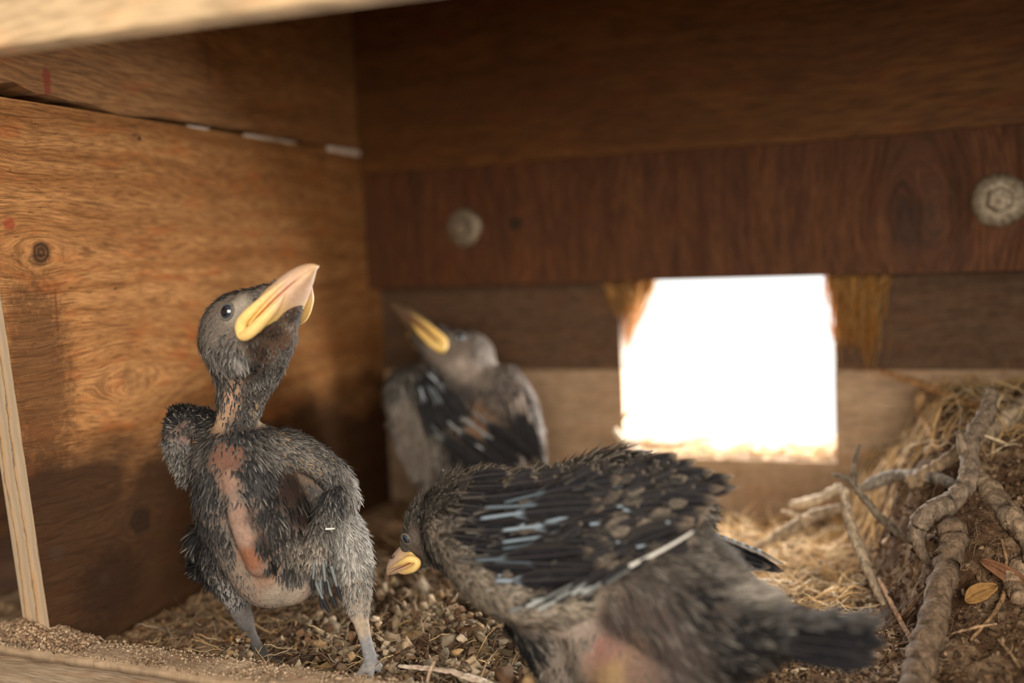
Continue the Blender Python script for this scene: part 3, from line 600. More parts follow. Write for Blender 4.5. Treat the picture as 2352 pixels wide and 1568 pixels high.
class Field:
    """anchors: pos, flow, length, width, base colour, tip colour, bareness, skin colour, lift"""
    def __init__(s, A):
        s.p = np.array([a[0] for a in A]); s.d = np.array([np.concatenate([np.asarray(x, float).ravel() for x in a[1:]]) for a in A])
    def __call__(s, X, power=5):
        out = np.zeros((len(X), s.d.shape[1]))
        for i in range(0, len(X), 20000):
            D = np.linalg.norm(X[i:i + 20000, None] - s.p[None], axis=2) + 0.05; W = D ** -power; W /= W.sum(1, keepdims=True); out[i:i + 20000] = W @ s.d
        return dict(flow=out[:, 0:3], L=out[:, 3], W=out[:, 4], c0=out[:, 5:8], c1=out[:, 8:11], bare=out[:, 11], skin=out[:, 12:15], lift=out[:, 15])

def blades(mb, P0, N, D, L, W, c0, c1, r, curl=0.25, shape=(0.7, 1.0, 0.75)):
    """small feathers as curved tapering strips with a folded midline"""
    n = len(P0); D = nrm(D); Sx = nrm(np.cross(D, N)); ts = np.array([0.0, 0.35, 0.72, 1.0]); ws = np.array([0.35, shape[1], shape[2], 0.12])
    V = np.empty((n, 4, 3, 3)); C = np.empty((n, 4, 3, 3))
    cu = (curl * r.normal(1, 0.6, n))[:, None]; side = r.normal(0, 0.12, n)[:, None]
    for i, (t_, w_) in enumerate(zip(ts, ws)):
        c = P0 + D * (L * t_)[:, None] - N * (cu * (t_ ** 2) * L[:, None]) + Sx * (side * t_ ** 2 * L[:, None])
        for j, q in enumerate((-1, 0, 1)):
            V[:, i, j] = c + Sx * (q * w_ * W * 0.5)[:, None] + N * ((0.16 * W * w_) if j == 1 else 0 * W)[:, None]
            C[:, i, j] = c0 * (1 - t_ ** 1.6) + c1 * t_ ** 1.6
    f = np.array([(i * 3 + j, i * 3 + j + 1, (i + 1) * 3 + j + 1, (i + 1) * 3 + j) for i in range(3) for j in range(2)])
    F = (f[None] + 12 * np.arange(n)[:, None, None]).reshape(-1, 4)
    mb.add(V.reshape(-1, 3), F.tolist(), np.clip(C, 0.004, 1).reshape(-1, 3))

def tri_sample(V, F, N, n, r):
    T = np.array([(f[0], f[1], f[2]) for f in F] + [(f[0], f[2], f[3]) for f in F if len(f) == 4])
    a, b, c = V[T[:, 0]], V[T[:, 1]], V[T[:, 2]]; ar = np.linalg.norm(np.cross(b - a, c - a), axis=1); k = r.choice(len(T), n, p=ar / ar.sum())
    u, v = r.random(n), r.random(n); m = u + v > 1; u[m] = 1 - u[m]; v[m] = 1 - v[m]
    X = a[k] + (b[k] - a[k]) * u[:, None] + (c[k] - a[k]) * v[:, None]
    return X, nrm(N[T[k, 0]] * (1 - u - v)[:, None] + N[T[k, 1]] * u[:, None] + N[T[k, 2]] * v[:, None])

def plumage(V, F, N, field, n, r, name, parent, keepout=(), mult=1.0):
    X, NN = tri_sample(V, F, N, n, r); q = field(X)
    clump = fnoise(X[:, 0] * 1.3 + X[:, 2], X[:, 1] + X[:, 2] * 0.7, 8, [(1.2, .5), (0.5, .5)])
    keep = r.random(n) > q['bare'] + 0.12 * clump
    for (c, rad) in keepout: keep &= np.linalg.norm(X - c, axis=1) > rad
    X, NN = X[keep], NN[keep]; q = {k_: v_[keep] for k_, v_ in q.items()}; m = len(X)
    fl = q['flow'] + r.normal(0, 0.22, (m, 3)); fl = fl - NN * (fl * NN).sum(1, keepdims=True); D = nrm(fl) + NN * (q['lift'] * r.uniform(0.6, 1.4, m))[:, None]
    b = r.uniform(0.35, 1.5, (m, 1)); dusty = (r.random((m, 1)) < 0.2) * r.uniform(0.1, 0.8, (m, 1))
    c1 = q['c1'] * b; c1 = c1 * (1 - dusty) + np.array([0.38, 0.35, 0.31]) * dusty
    mb = MB(); blades(mb, X - NN * 0.03, NN, D, q['L'] * r.uniform(0.55, 1.3, m) * mult, 0.72 * q['W'] * r.uniform(0.6, 1.3, m) * mult, q['c0'] * b, c1, r)
    return mb.build(name, M_DOWN, parent)

def big_feather(p0, p1, nrm_, width, r, c_vane=(0.008, 0.008, 0.010), c_tip=(0.20, 0.15, 0.11), sheath=(0.30, 0.38, 0.46), sh_len=0.3, bend=0.05, fray=0.05):
    """one contour or flight feather: rachis, two vanes with barb notches, waxy sheath at the base"""
    mb = MB(); p0, p1 = np.asarray(p0, float), np.asarray(p1, float); ax = p1 - p0; L = np.linalg.norm(ax); ax = ax / L
    N = nrm(nrm_ - ax * np.dot(nrm_, ax)); Sx = np.cross(ax, N); n = 22; ts = np.linspace(0, 1, n)
    C = p0 + np.outer(ts * L, ax) - np.outer(bend * L * (ts ** 2 - ts * 0.4), N) + np.outer(r.normal(0, 0.02) * L * np.sin(ts * 3.1), Sx)
    wprof = np.clip((ts - sh_len * 0.7) / 0.22, 0.05, 1) ** 0.7 * np.clip((1.0 - ts) / 0.30, 0, 1) ** 0.6
    rows = []; cols = []
    for j, q in enumerate((-1, -0.55, 0, 0.55, 1)):
        jag = (r.random(n) * fray) if abs(q) == 1 else 0
        wq = width * 0.5 * q * wprof * (1 - jag) * (0.8 if q < 0 else 1.0)
        sweep = np.abs(q) * 0.10 * width
        rows.append(C + np.outer(wq, Sx) + np.outer(np.full(n, sweep), ax) - np.outer(abs(q) ** 2 * 0.13 * width * wprof, N))
        f = np.clip((ts - 0.92) / 0.08, 0, 1)[:, None] * (0.9 if abs(q) > 0 else 0.5); e = (abs(q) == 1) * 0.10
        base = np.tile(np.asarray(c_vane), (n, 1)) * r.uniform(0.7, 1.5, (n, 1)); cc = base * (1 - f) + np.asarray(c_tip) * f; cc = cc * (1 - e) + np.asarray(c_tip) * e
        s_ = (1 - np.clip((ts - sh_len * 0.75) / 0.10, 0, 1))[:, None]; cols.append(cc * (1 - s_) + np.asarray(sheath) * s_)
    V = np.stack(rows, 1).reshape(-1, 3); Cc = np.stack(cols, 1).reshape(-1, 3)
    F = [(i * 5 + j, i * 5 + j + 1, (i + 1) * 5 + j + 1, (i + 1) * 5 + j) for i in range(n - 1) for j in range(4)]
    mb.add(V, F, Cc)
    rc = np.where(ts[:, None] < sh_len, np.asarray(sheath), np.array([0.05, 0.045, 0.045])); rr = np.where(ts < sh_len, 0.075, 0.03) * (1 - 0.5 * ts) * min(1.0, L / 3 + 0.4)
    mb.tube(C + N * 0.02, rr, 6, cols=rc)
    return mb
def merge(dst, src):
    n = dst.n
    for v, c in zip(src.v, src.c): dst.v.append(v); dst.c.append(c)
    dst.f.extend([tuple(i + n for i in f) for f in src.f]); dst.mi.extend(src.mi); dst.n += src.n

class Head:
    """head-local frame in cm: x out along the bill from between the gape corners, y to the bird's left/right side, z towards the crown"""
    def __init__(s, c, a, u, k=1.0):
        s.c = np.asarray(c, float); s.a = nrm(cv(*a)); u = cv(*u); s.u = nrm(u - s.a * u.dot(s.a)); s.s = np.cross(s.a, s.u); s.k = k; s.M = np.array([s.a, s.s, s.u])
    def w(s, p): return s.c + (np.asarray(p, float) * s.k) @ s.M
    def balls(s, mb, cheek=1.0):
        def e(p, r): ball(mb, s.w(p), 1, (np.array(r) * s.k, s.M))
        e((-2.05, 0, 0.70), (1.98, 1.62, 1.78)); e((-0.9, 0, 0.75), (1.3, 1.25, 1.15)); e((0.0, 0, 0.62), (1.0, 0.92, 0.80)); e((0.55, 0, 0.62), (0.75, 0.50, 0.42)); e((0.85, 0, 0.40), (0.8, 0.50, 0.46))
        e((-1.2, 0, -0.25), (1.35, 1.35, 0.95)); e((-0.1, 0, -0.32), (1.0, 1.02, 0.55)); e((0.7, 0, -0.38), (0.75, 0.62, 0.36))
        for sg in (-1, 1):
            e((-1.7, sg * 0.75, -0.1), (1.0, 0.95, 0.95)); e((-0.72, sg * 0.82, 1.12), (0.55, 0.42, 0.50))
    def parts(s, parent, flange=1.0, pal=None, ysh=0.0):
        pal = pal or dict(yel=(0.78, 0.53, 0.16), horn=(0.62, 0.42, 0.30), tip=(0.55, 0.36, 0.20), grey=(0.33, 0.27, 0.25))
        yel, horn, tipc, grey = [np.array(pal[q]) for q in ('yel', 'horn', 'tip', 'grey')]; Lb = 3.45
        def mandible(upper):
            n, m = 26, 17; rows, cols = [], []
            x0 = -0.15; xs = np.linspace(x0, Lb if upper else Lb - 0.15, n)
            for x in xs:
                q = np.clip((x - x0) / ((Lb if upper else Lb - 0.15) - x0), 0, 1)
                w = 1.28 * (1 - q ** 1.25) ** 0.85 + 0.02; tom = 0.05 - (0.16 * q ** 4 if upper else 0.16 * q ** 4)
                h = (0.80 * (1 - q ** 2.2) ** 0.60 + 0.03) if upper else (0.54 * (1 - q ** 2.2) ** 0.8 + 0.02)
                h *= min(1, 0.70 + q) if upper else 1.0; drop = -0.16 * q ** 3 if upper else -0.02
                for j in range(m):
                    th = math.pi * j / (m - 1); pw = 0.80
                    y = -w * math.cos(th); z = h * abs(math.sin(th)) ** pw
                    y = w * math.copysign(abs(math.cos(th)) ** 1.15, -math.cos(th))
                    rows.append((x, y, drop + (tom + 0.03 + z if upper else tom - 0.03 - z)))
                    edge = abs(math.cos(th)); yl = np.clip(1.15 - ysh - q * 2.4 + 0.35 * edge, 0, 1)
                    c = horn * (1 - yl) + yel * yl
                    if upper: c = c * (1 - 0.45 * (1 - edge) * (1 - abs(q - 0.55))) + grey * 0.45 * (1 - edge) * (1 - abs(q - 0.55))
                    c = c * (1 - q ** 6) + tipc * q ** 6; cols.append(c)
            V = np.array(rows); F = [(i * m + j, i * m + j + 1, (i + 1) * m + j + 1, (i + 1) * m + j) for i in range(n - 1) for j in range(m - 1)]
            F += [(i * m + m - 1, i * m, (i + 1) * m, (i + 1) * m + m - 1) for i in range(n - 1)] + [tuple(range(m))[::-1], tuple((n - 1) * m + j for j in range(m))]
            mb = MB(); mb.add(s.w(V), F, np.array(cols)); return mb
        mandible(True).build('upper_mandible', M_HORN, parent); mandible(False).build('lower_mandible', M_HORN, parent)
        mb = MB(); xs = np.linspace(-0.1, Lb - 0.4, 14); q = (xs + .15) / (Lb + .15); w = (1.24 * (1 - q ** 1.25) ** 0.85) * 0.99
        V = np.array([(x, sg * ww, 0.05 - 0.16 * qq ** 4 + zz) for x, ww, qq in zip(xs, w, q) for sg, zz in ((-1, .035), (1, .035), (1, -.035), (-1, -.035))])
        mb.add(s.w(V), [(i * 4 + j, i * 4 + (j + 1) % 4, (i + 1) * 4 + (j + 1) % 4, (i + 1) * 4 + j) for i in range(13) for j in range(4)], (0.28, 0.02, 0.008)); mb.build('mouth_lining', M_HORN, parent)
        for sg in (-1, 1):
            W = lambda x: 1.28 * (1 - max(0, (x + .15) / 3.6) ** 1.25) ** 0.85
            path = [(2.5, W(2.5), .16), (1.9, W(1.9) + .02, 0.22), (1.2, W(1.2) + .06, .27), (0.4, W(.4) + .12, .29), (-.15, 1.40, .27), (-.50, 1.42, .05), (-.46, 1.42, -.15), (-.10, 1.40, -.27), (.5, W(.5) + .10, -.29), (1.2, W(1.2) + .04, -.27), (1.9, W(1.9), -.17)]
            C = spline([(x, sg * y, z + 0.03) for x, y, z in path], 46); tt = np.linspace(0, 1, 46)
            rr = np.interp(tt, [0, .12, .3, .45, .5, .56, .75, .9, 1], np.array([.03, .10, .20, .245, .21, .225, .24, .17, .03]) * flange)
            yl = np.interp(tt, [0, .12, .28, .85, 1], [0, .45, 1, .9, .1])[:, None]
            mb = MB(); mb.tube(s.w(C), rr * s.k, 12, cols=horn * (1 - yl) + (yel * (1.0) + 0.06) * yl, flat=1.0); mb.build('gape_flange', M_HORN, parent)
            mb = MB(); mb.tube([s.w((1.45, sg * 0.60, 0.66)), s.w((1.75, sg * 0.52, 0.66))], [0.06, 0.05], 7, col=(0.08, 0.05, 0.04)); mb.build('nostril', M_HORN, parent)
            # eye
            ce = s.w((-0.76, sg * 1.02, 1.22)); out = nrm(sg * s.s * 1.0 + s.a * 0.30 + s.u * 0.12); re = 0.35 * s.k
            bm = bmesh.new(); bmesh.ops.create_uvsphere(bm, u_segments=32, v_segments=20, radius=1.0); EV = np.array([v.co[:] for v in bm.verts]); EF = [tuple(v.index for v in f.verts) for f in bm.faces]; bm.free()
            rot = np.array(Vector((0, 0, 1)).rotation_difference(Vector(out)).to_matrix()); V = EV @ rot.T; ang = np.arccos(np.clip(EV[:, 2], -1, 1))
            c = np.where((ang < 0.52)[:, None], [0.002, 0.003, 0.006], np.where((ang < 1.0)[:, None], [0.022, 0.034, 0.055], [0.006, 0.007, 0.01]))
            mb = MB(); mb.add(ce + V * re, EF, c); mb.build('eye', M_EYE, parent)
            Ux = nrm(s.a - out * s.a.dot(out)); Uy = np.cross(out, Ux); aa = np.linspace(0, 2 * math.pi, 33)[:-1]
            ring = ce + out * re * 0.48 + np.outer(np.cos(aa) * re * 1.0, Ux) + np.outer(np.sin(aa) * re * 0.86, Uy); ring = np.vstack([ring, ring[:1]])
            mb = MB(); mb.tube(ring, 0.07 * s.k, 8, col=(0.13, 0.115, 0.10), cap=False); mb.build('eyelid', M_SKIN, parent)
    def eyes(s): return [s.w((-0.76, sg * 1.15, 1.22)) for sg in (-1, 1)]

def foot(mb, claws, ankle, heel, toes, r0=0.26, r1=0.2, tr=0.16):
    limb(mb, [ankle, (np.asarray(ankle) + heel) / 2, heel], [r0, r1, r1 + 0.02])
    for t_ in toes:
        t_ = np.asarray(t_, float); limb(mb, [heel, *t_], [r1, tr, tr * 0.8]); d = nrm(t_[-1] - t_[-2]) if len(t_) > 1 else nrm(t_[-1] - heel)
        claws.append((t_[-1], d))
def build_claws(claws, parent):
    for p, d in claws:
        C = spline([p, p + d * 0.22 + np.array([0, 0, .03]), p + d * 0.42 + np.array([0, 0, -.10])], 8); mb = MB(); mb.tube(C, np.linspace(0.11, 0.02, 8), 8, col=(0.30, 0.22, 0.14)); mb.build('claw', M_CLAW, parent)

BLK, DRKG, GREY, TIPG = (0.007, 0.007, 0.008), (0.014, 0.014, 0.015), (0.06, 0.058, 0.06), (0.18, 0.165, 0.15)
PINK, SKG, SKD, SKP = (0.28, 0.175, 0.135), (0.15, 0.12, 0.10), (0.05, 0.04, 0.035), (0.28, 0.22, 0.18)
def A(px, py, d, flow, L, W, c0, c1, bare, skin, lift=0.25): return (P(px, py, d), cv(*flow), L, W, c0, c1, bare, skin, lift)

# ---- chick standing with its bill raised
rng = np.random.default_rng(1001)
c1_ = thing('chick', 'dark downy chick standing upright beside the wooden wall, yellow edged bill pointing up', 'bird', onY(700, 1500, 34) * np.array([1, 1, 0]) + np.array([0, 0, 0.5]), 'nestlings')
H1 = Head(P(631, 730, 38.6), (0.57, 0.60, 0.55), (-0.62, 0.74, -0.20), 0.98)
mb = MB(); H1.balls(mb)
limb(mb, [P(560, 800, 40.6), P(560, 880, 40.6), P(545, 950, 40.4), P(540, 1020, 40.6)], [1.55, 1.05, 0.78, 0.95])
limb(mb, [P(635, 770, 38.9), P(610, 840, 39.6), P(575, 900, 40.2), P(560, 960, 40.3)], [0.85, 0.72, 0.72, 0.6])
limb(mb, [P(545, 1010, 40.6), P(562, 1075, 40.6), P(590, 1180, 40.7), P(630, 1285, 40.7)], [1.1, 1.9, 2.2, 1.95])
limb(mb, [P(535, 1090, 38.9), P(555, 1190, 38.6), P(600, 1290, 38.8)], [.45, .5, .6])
limb(mb, [P(500, 1050, 41.5), P(530, 1150, 42), P(560, 1250, 42.4)], [1.1, 1.5, 1.6])
limb(mb, [P(640, 1040, 41.6), P(690, 1100, 42), P(720, 1200, 42.4), P(700, 1290, 42.4)], [1.0, 1.5, 1.7, 1.5])
ball(mb, P(665, 1325, 40.4), 1.15); ball(mb, P(605, 1285, 40.6), 1.2)
# near wing (at the right of the picture): shoulder, elbow, wrist, hand
limb(mb, [P(610, 1025, 40.4), P(690, 1040, 40.4), P(765, 1090, 40.8), P(790, 1140, 41.0)], [0.75, 0.72, 0.62, 0.6])
limb(mb, [P(780, 1130, 40.6), P(750, 1190, 40.0), P(728, 1270, 39.6), P(735, 1345, 39.6)], [0.6, 0.55, 0.5, 0.28])
# far wing folded up against the wall
limb(mb, [P(520, 1010, 41), P(470, 975, 42), P(420, 965, 42.6)], [0.6, 0.65, 0.62]); limb(mb, [P(420, 965, 42.6), P(405, 1020, 42.4), P(425, 1090, 42.2)], [0.62, 0.55, 0.35])
# legs
limb(mb, [P(745, 1180, 42.2), P(795, 1260, 41.6), P(815, 1340, 40.9), P(825, 1410, 40.4)], [1.2, 0.95, 0.72, 0.42])
limb(mb, [P(520, 1230, 42.2), P(510, 1290, 42.2), P(540, 1370, 42.1), P(565, 1430, 42.2)], [1.0, 0.85, 0.55, 0.36])
limb(mb, [P(480, 1240, 43.2), P(470, 1280, 43.6)], [0.75, 0.5])
claws = []
hl = P(852, 1518, 39.6); foot(mb, claws, P(825, 1410, 40.4), hl, [[P(880, 1540, 39.5), P(905, 1553, 39.3)], [P(852, 1548, 39.0), P(856, 1578, 38.2)], [P(825, 1548, 39.2), P(800, 1562, 39.0)], [P(862, 1508, 40.6), P(880, 1512, 41.2)]], 0.36, 0.27, 0.15)
hl2 = P(598, 1500, 42.3); foot(mb, claws, P(565, 1430, 42.2), hl2, [[P(640, 1520, 41.6), P(665, 1528, 41.4)], [P(600, 1525, 41.2), P(598, 1540, 40.6)], [P(565, 1515, 41.6), P(545, 1525, 41.3)], [P(612, 1492, 43.2), P(622, 1492, 43.8)]], 0.30, 0.24, 0.15)
V, N, F = remeshed('b', mb, M_SKIN, c1_, 0.10, 5)
UPL, DN = (-0.5, 0.2, 0), (0.0, -1.0, 0.1)
AN = [
 # head: flow runs back from the bill
 A(600, 655, 38.6, (-1, 0.1, -.2), .34, .09, BLK, GREY, .05, SKG, .35), A(640, 645, 38, (-1, .1, 0), .20, .05, BLK, GREY, .15, SKG, .45), A(545, 665, 39.5, (-1, -.2, -.2), .45, .11, BLK, GREY, 0, SKG, .25), A(480, 690, 40, (-.7, -.8, -.2), .48, .12, BLK, TIPG, 0, SKD, .2),
 A(448, 760, 40.5, (-.2, -1, 0), .5, .12, BLK, TIPG, 0, SKD, .25), A(458, 830, 40.5, (.1, -1, 0), .45, .09, BLK, TIPG, 0, SKD, .3), A(500, 745, 38.8, (-.6, -.8, 0), .34, .09, BLK, TIPG, .1, SKG, .2),
 A(525, 717, 38.2, (-1, .3, 0), .12, .05, (.16, .14, .12), (.26, .24, .20), .5, (.30, .26, .21), .2), A(560, 700, 38, (-1, 0, 0), .14, .05, (.12, .11, .09), (.26, .24, .20), .35, (.30, .26, .21), .3), A(525, 775, 38.3, (-.5, -.8, .1), .42, .09, BLK, TIPG, .05, SKG, .2),
 A(500, 830, 38.6, (-.2, -1, .1), .6, .10, BLK, (.30, .28, .26), 0, SKG, .22), A(545, 830, 38.2, (0, -1, .1), .6, .10, BLK, (.30, .28, .26), 0, SKG, .2), A(575, 850, 38.6, (.2, -1, 0), .40, .07, BLK, DRKG, .2, SKD, .2),
 A(590, 800, 38.2, (.1, -1, 0), .28, .06, BLK, DRKG, .35, (.05, .03, .02), .2), A(630, 760, 37.9, (.1, -1, 0), .22, .05, BLK, DRKG, .4, (.05, .03, .02), .3),  # skin darkened to paint the shade between bill and throat
 A(670, 745, 38, (.4, -1, .2), .20, .045, DRKG, (.40, .34, .25), .3, (.16, .08, .045), .9), A(640, 810, 38.6, (.3, -1, .2), .22, .05, DRKG, TIPG, .15, (.12, .065, .04), .8), A(610, 870, 39.3, (.1, -1, 0), .34, .08, BLK, TIPG, .1, SKD, .45),
 # neck
 A(500, 890, 40, (-.1, -1, .1), .55, .10, BLK, TIPG, .1, SKG, .4), A(530, 920, 39.4, (0, -1, 0), .35, .08, DRKG, GREY, .7, (.34, .21, .14), .3), A(560, 930, 39.3, (.1, -1, .1), .40, .08, BLK, GREY, .15, SKD, .35),
 A(590, 930, 40.2, (.2, -1, 0), .36, .08, BLK, TIPG, .5, (.42, .28, .16), .4), A(510, 960, 40.2, (-.1, -1, 0), .3, .08, DRKG, GREY, .88, (.38, .25, .16), .3), A(560, 990, 39.6, (.2, -1, 0), .5, .09, BLK, GREY, .05, SKD, .35),
 # chest, both feather tracts with the bare keel between
 A(480, 1030, 40, (-.5, -.8, .1), .6, .10, BLK, TIPG, 0, SKD, .35), A(450, 1080, 40.4, (-.4, -.9, 0), .7, .11, BLK, GREY, 0, SKD, .3), A(600, 1030, 39.6, (.6, -.7, 0), .55, .09, BLK, TIPG, 0, SKD, .35), A(585, 1080, 38.8, (.3, -1, 0), .75, .10, BLK, GREY, .02, SKD, .3),
 A(530, 1050, 39, (0, -1, 0), .35, .08, BLK, GREY, .85, (.16, .08, .055), .2), A(525, 1110, 38.6, (0, -1, 0), .3, .08, DRKG, GREY, .9, (.26, .16, .12), .2), A(490, 1120, 39.2, (-.2, -1, 0), .75, .10, DRKG, GREY, .05, SKD, .25),
 A(545, 1170, 38.3, (0, -1, 0), .2, .05, GREY, TIPG, .93, PINK, .2), A(560, 1230, 38.2, (0, -1, 0), .2, .05, GREY, TIPG, .97, (.29, .19, .145), .2), A(520, 1160, 38.5, (-.2, -1, 0), .5, .09, BLK, GREY, .35, SKG, .2), A(568, 1140, 38.3, (.1, -1, 0), .5, .09, BLK, GREY, .1, SKG, .2), A(500, 1150, 38.8, (-.2, -1, 0), .5, .09, BLK, GREY, .1, SKG, .2), A(520, 1230, 38.8, (-.1, -1, 0), .5, .09, DRKG, GREY, .12, SKG, .2), A(590, 1180, 38.1, (.1, -1, 0), .6, .09, BLK, DRKG, .05, SKD, .2), A(605, 1250, 38.1, (.1, -1, 0), .6, .09, BLK, DRKG, .15, SKD, .2), A(575, 1280, 38.3, (0, -1, 0), .2, .05, GREY, TIPG, .96, (.22, .095, .055), .2), A(600, 1330, 38.6, (0, -1, 0), .2, .05, GREY, TIPG, .85, (.24, .15, .11), .2),
 A(640, 1375, 39, (0, -1, 0), .22, .05, GREY, TIPG, .9, (.30, .25, .20), .3), A(700, 1360, 40, (0, -1, 0), .22, .05, GREY, TIPG, .9, (.34, .27, .22), .3), A(500, 1190, 39.6, (0, -1, 0), .5, .09, DRKG, GREY, .1, (.2, .15, .12), .2), A(530, 1280, 39.4, (0, -1, 0), .45, .09, DRKG, TIPG, .3, (.2, .15, .12), .2), A(560, 1320, 39, (0, -1, 0), .35, .08, DRKG, TIPG, .55, (.24, .18, .14), .2), A(640, 1300, 38.4, (.1, -1, 0), .5, .09, BLK, DRKG, .3, (.18, .13, .1), .2),
 A(615, 1140, 38.2, (.1, -1, 0), .8, .10, BLK, DRKG, 0, SKD, .25), A(640, 1230, 38.2, (.1, -1, 0), .9, .11, BLK, DRKG, 0, SKD, .22), A(680, 1300, 38.6, (.2, -1, 0), .7, .10, BLK, DRKG, .15, SKD, .2), A(660, 1120, 39.6, (.1, -1, 0), .5, .08, BLK, BLK, .7, (.035, .022, .018), .1), A(700, 1180, 40, (.1, -1, 0), .6, .09, BLK, BLK, .6, (.03, .02, .016), .1),
 # wing bases, arms
 A(660, 1020, 39.8, (.8, -.3, 0), .45, .09, BLK, TIPG, .1, (.24, .17, .11), .3), A(720, 1060, 39.8, (.7, -.6, 0), .4, .09, BLK, TIPG, .2, (.28, .2, .13), .3), A(690, 1040, 41.4, (.5, .3, -.5), .5, .1, GREY, GREY, .2, SKG, .3),
 A(765, 1130, 39.9, (0, -1, 0), .5, .1, BLK, GREY, .1, SKD, .4), A(800, 1130, 40.8, (.5, -1, 0), .5, .11, (.16, .15, .14), (.36, .33, .30), .1, SKP, .4), A(735, 1200, 39.2, (.2, -1, .1), .5, .11, BLK, TIPG, .1, SKD, .5), A(710, 1260, 39.2, (-.1, -1, .2), .45, .12, BLK, (.33, .28, .23), .15, SKP, .6), A(740, 1320, 39.2, (.1, -1, .2), .5, .12, BLK, TIPG, .1, SKD, .5),
 A(660, 985, 43, (.5, .3, -.4), .6, .1, GREY, GREY, 0, SKG, .3), A(410, 950, 42, (-.5, .6, 0), .4, .1, BLK, BLK, .1, SKD, .4), A(470, 960, 41.6, (-.5, .3, 0), .4, .1, BLK, DRKG, .1, SKD, .4), A(430, 1000, 41.6, (0, -1, 0), .3, .1, DRKG, TIPG, .5, (.22, .14, .12), .4), A(400, 1050, 42, (-.3, -1, 0), .4, .1, BLK, TIPG, .2, SKG, .5),
 # legs
 A(800, 1200, 41, (.2, -1, 0), .55, .10, (.22, .21, .20), (.42, .40, .37), 0, SKP, .4), A(828, 1290, 40.6, (.1, -1, 0), .5, .1, (.2, .19, .18), (.42, .40, .37), 0, SKP, .35), A(800, 1340, 40.2, (0, -1, 0), .4, .1, (.1, .09, .08), (.34, .32, .29), .15, SKP, .3), A(830, 1390, 40.3, (0, -1, 0), .3, .09, (.1, .09, .08), (.34, .32, .29), .3, SKP, .3),
 A(830, 1430, 40.2, (0, -1, 0), .15, .05, GREY, TIPG, .98, (.36, .29, .22), .2), A(850, 1500, 39.6, (0, -1, 0), .15, .05, GREY, TIPG, 1.2, (.22, .22, .23), .2), A(860, 1550, 38.8, (0, -1, 0), .15, .05, GREY, TIPG, 1.3, (.40, .39, .38), .2), A(900, 1545, 39.3, (0, -1, 0), .1, .05, GREY, TIPG, 1.3, (.36, .35, .34), .2), A(820, 1555, 39, (0, -1, 0), .1, .05, GREY, TIPG, 1.3, (.3, .29, .28), .2), A(875, 1510, 41, (0, -1, 0), .1, .05, GREY, TIPG, 1.3, (.3, .29, .28), .2),
 A(460, 1280, 43, (-.4, -1, 0), .9, .11, DRKG, DRKG, 0, SKD, .3), A(510, 1290, 41.4, (0, -1, 0), .5, .1, BLK, GREY, .2, SKG, .3), A(540, 1370, 41.4, (.1, -1, 0), .3, .08, DRKG, GREY, .4, (.22, .2, .19), .3), A(570, 1430, 41.6, (0, -1, 0), .15, .05, GREY, TIPG, .9, (.11, .10, .095), .2), A(600, 1500, 42, (0, -1, 0), .1, .05, GREY, TIPG, 1.3, (.085, .08, .075), .2), A(600, 1530, 41, (0, -1, 0), .1, .05, GREY, TIPG, 1.3, (.085, .08, .075), .2),
 # back side
 A(600, 1150, 44.5, (0, -1, 0), .9, .14, BLK, DRKG, 0, SKD, .2), A(560, 1250, 44.5, (0, -1, 0), .9, .14, BLK, DRKG, 0, SKD, .2), A(700, 1250, 44.5, (0, -1, 0), .9, .14, BLK, DRKG, 0, SKD, .2), A(560, 760, 43, (0, -1, -.2), .4, .1, BLK, GREY, 0, SKD, .2)]
def head_anchor(H, AN):
    def q(p, fl, L, W, c0, c1, bare, skin, lift=.25): AN.append((H.w(p), np.asarray(fl, float) @ H.M, L, W, c0, c1, bare, skin, lift))
    for sg in (-1, 1):
        q((0.6, sg * .5, .7), (-1, 0, .2), .18, .05, BLK, GREY, .1, SKG, .5); q((-.1, sg * .9, .55), (-1, 0, 0), .12, .045, (.10, .09, .08), (.24, .22, .18), .25, (.28, .25, .20), .3); q((-.7, sg * 1.1, 1.7), (-1, 0, 0), .2, .06, DRKG, GREY, .2, SKG, .25)
        q((-1.4, sg * 1.3, 1.0), (-1, 0, -.4), .24, .06, (.08, .075, .07), (.24, .22, .19), .3, SKG, .2)
        q((0.2, sg * 1.0, -.45), (-1, 0, -.3), .2, .05, BLK, DRKG, .35, (.045, .028, .02), .3); q((0.9, 0, -.8), (-1, 0, -.3), .18, .05, BLK, DRKG, .3, (.05, .03, .02), .6)  # chin and jaw skin carry the painted throat shade too
F1 = list(AN); head_anchor(H1, F1); fld = Field(F1)
mb = MB(); mb.add(V, F, np.clip(fld(V)['skin'], 0, 1)); mb.build('body', M_SKIN, c1_)
H1.parts(c1_); build_claws(claws, c1_)
plumage(V, F, N, fld, 85000, rng, 'down_feathers', c1_, keepout=[(e, 0.30) for e in H1.eyes()] + [(H1.w((1.9, 0, 0.3)), 1.0)])
for (a, b, w_, wn) in [((722, 1330, 39.2), (760, 1412, 38.8), .26, 0), ((735, 1325, 39.3), (738, 1402, 38.9), .24, 0), ((750, 1330, 39.2), (775, 1400, 38.9), .24, 0), ((742, 1290, 39.1), (752, 1372, 38.8), .2, 0), ((760, 1300, 39.4), (785, 1385, 39.2), .22, 0), ((722, 1290, 39), (716, 1362, 38.8), .2, 0)]:
    big_feather(P(*a), P(*b), cv(0.2, 0, 1), w_, rng, sheath=(0.16, 0.18, 0.19), sh_len=0.55).build('quill', M_VANE, c1_)
big_feather(P(748, 1214, 38.9), P(776, 1212, 38.9), cv(0, 0, 1), .08, rng, sheath=(0.75, 0.75, 0.72), sh_len=0.8).build('quill', M_VANE, c1_)

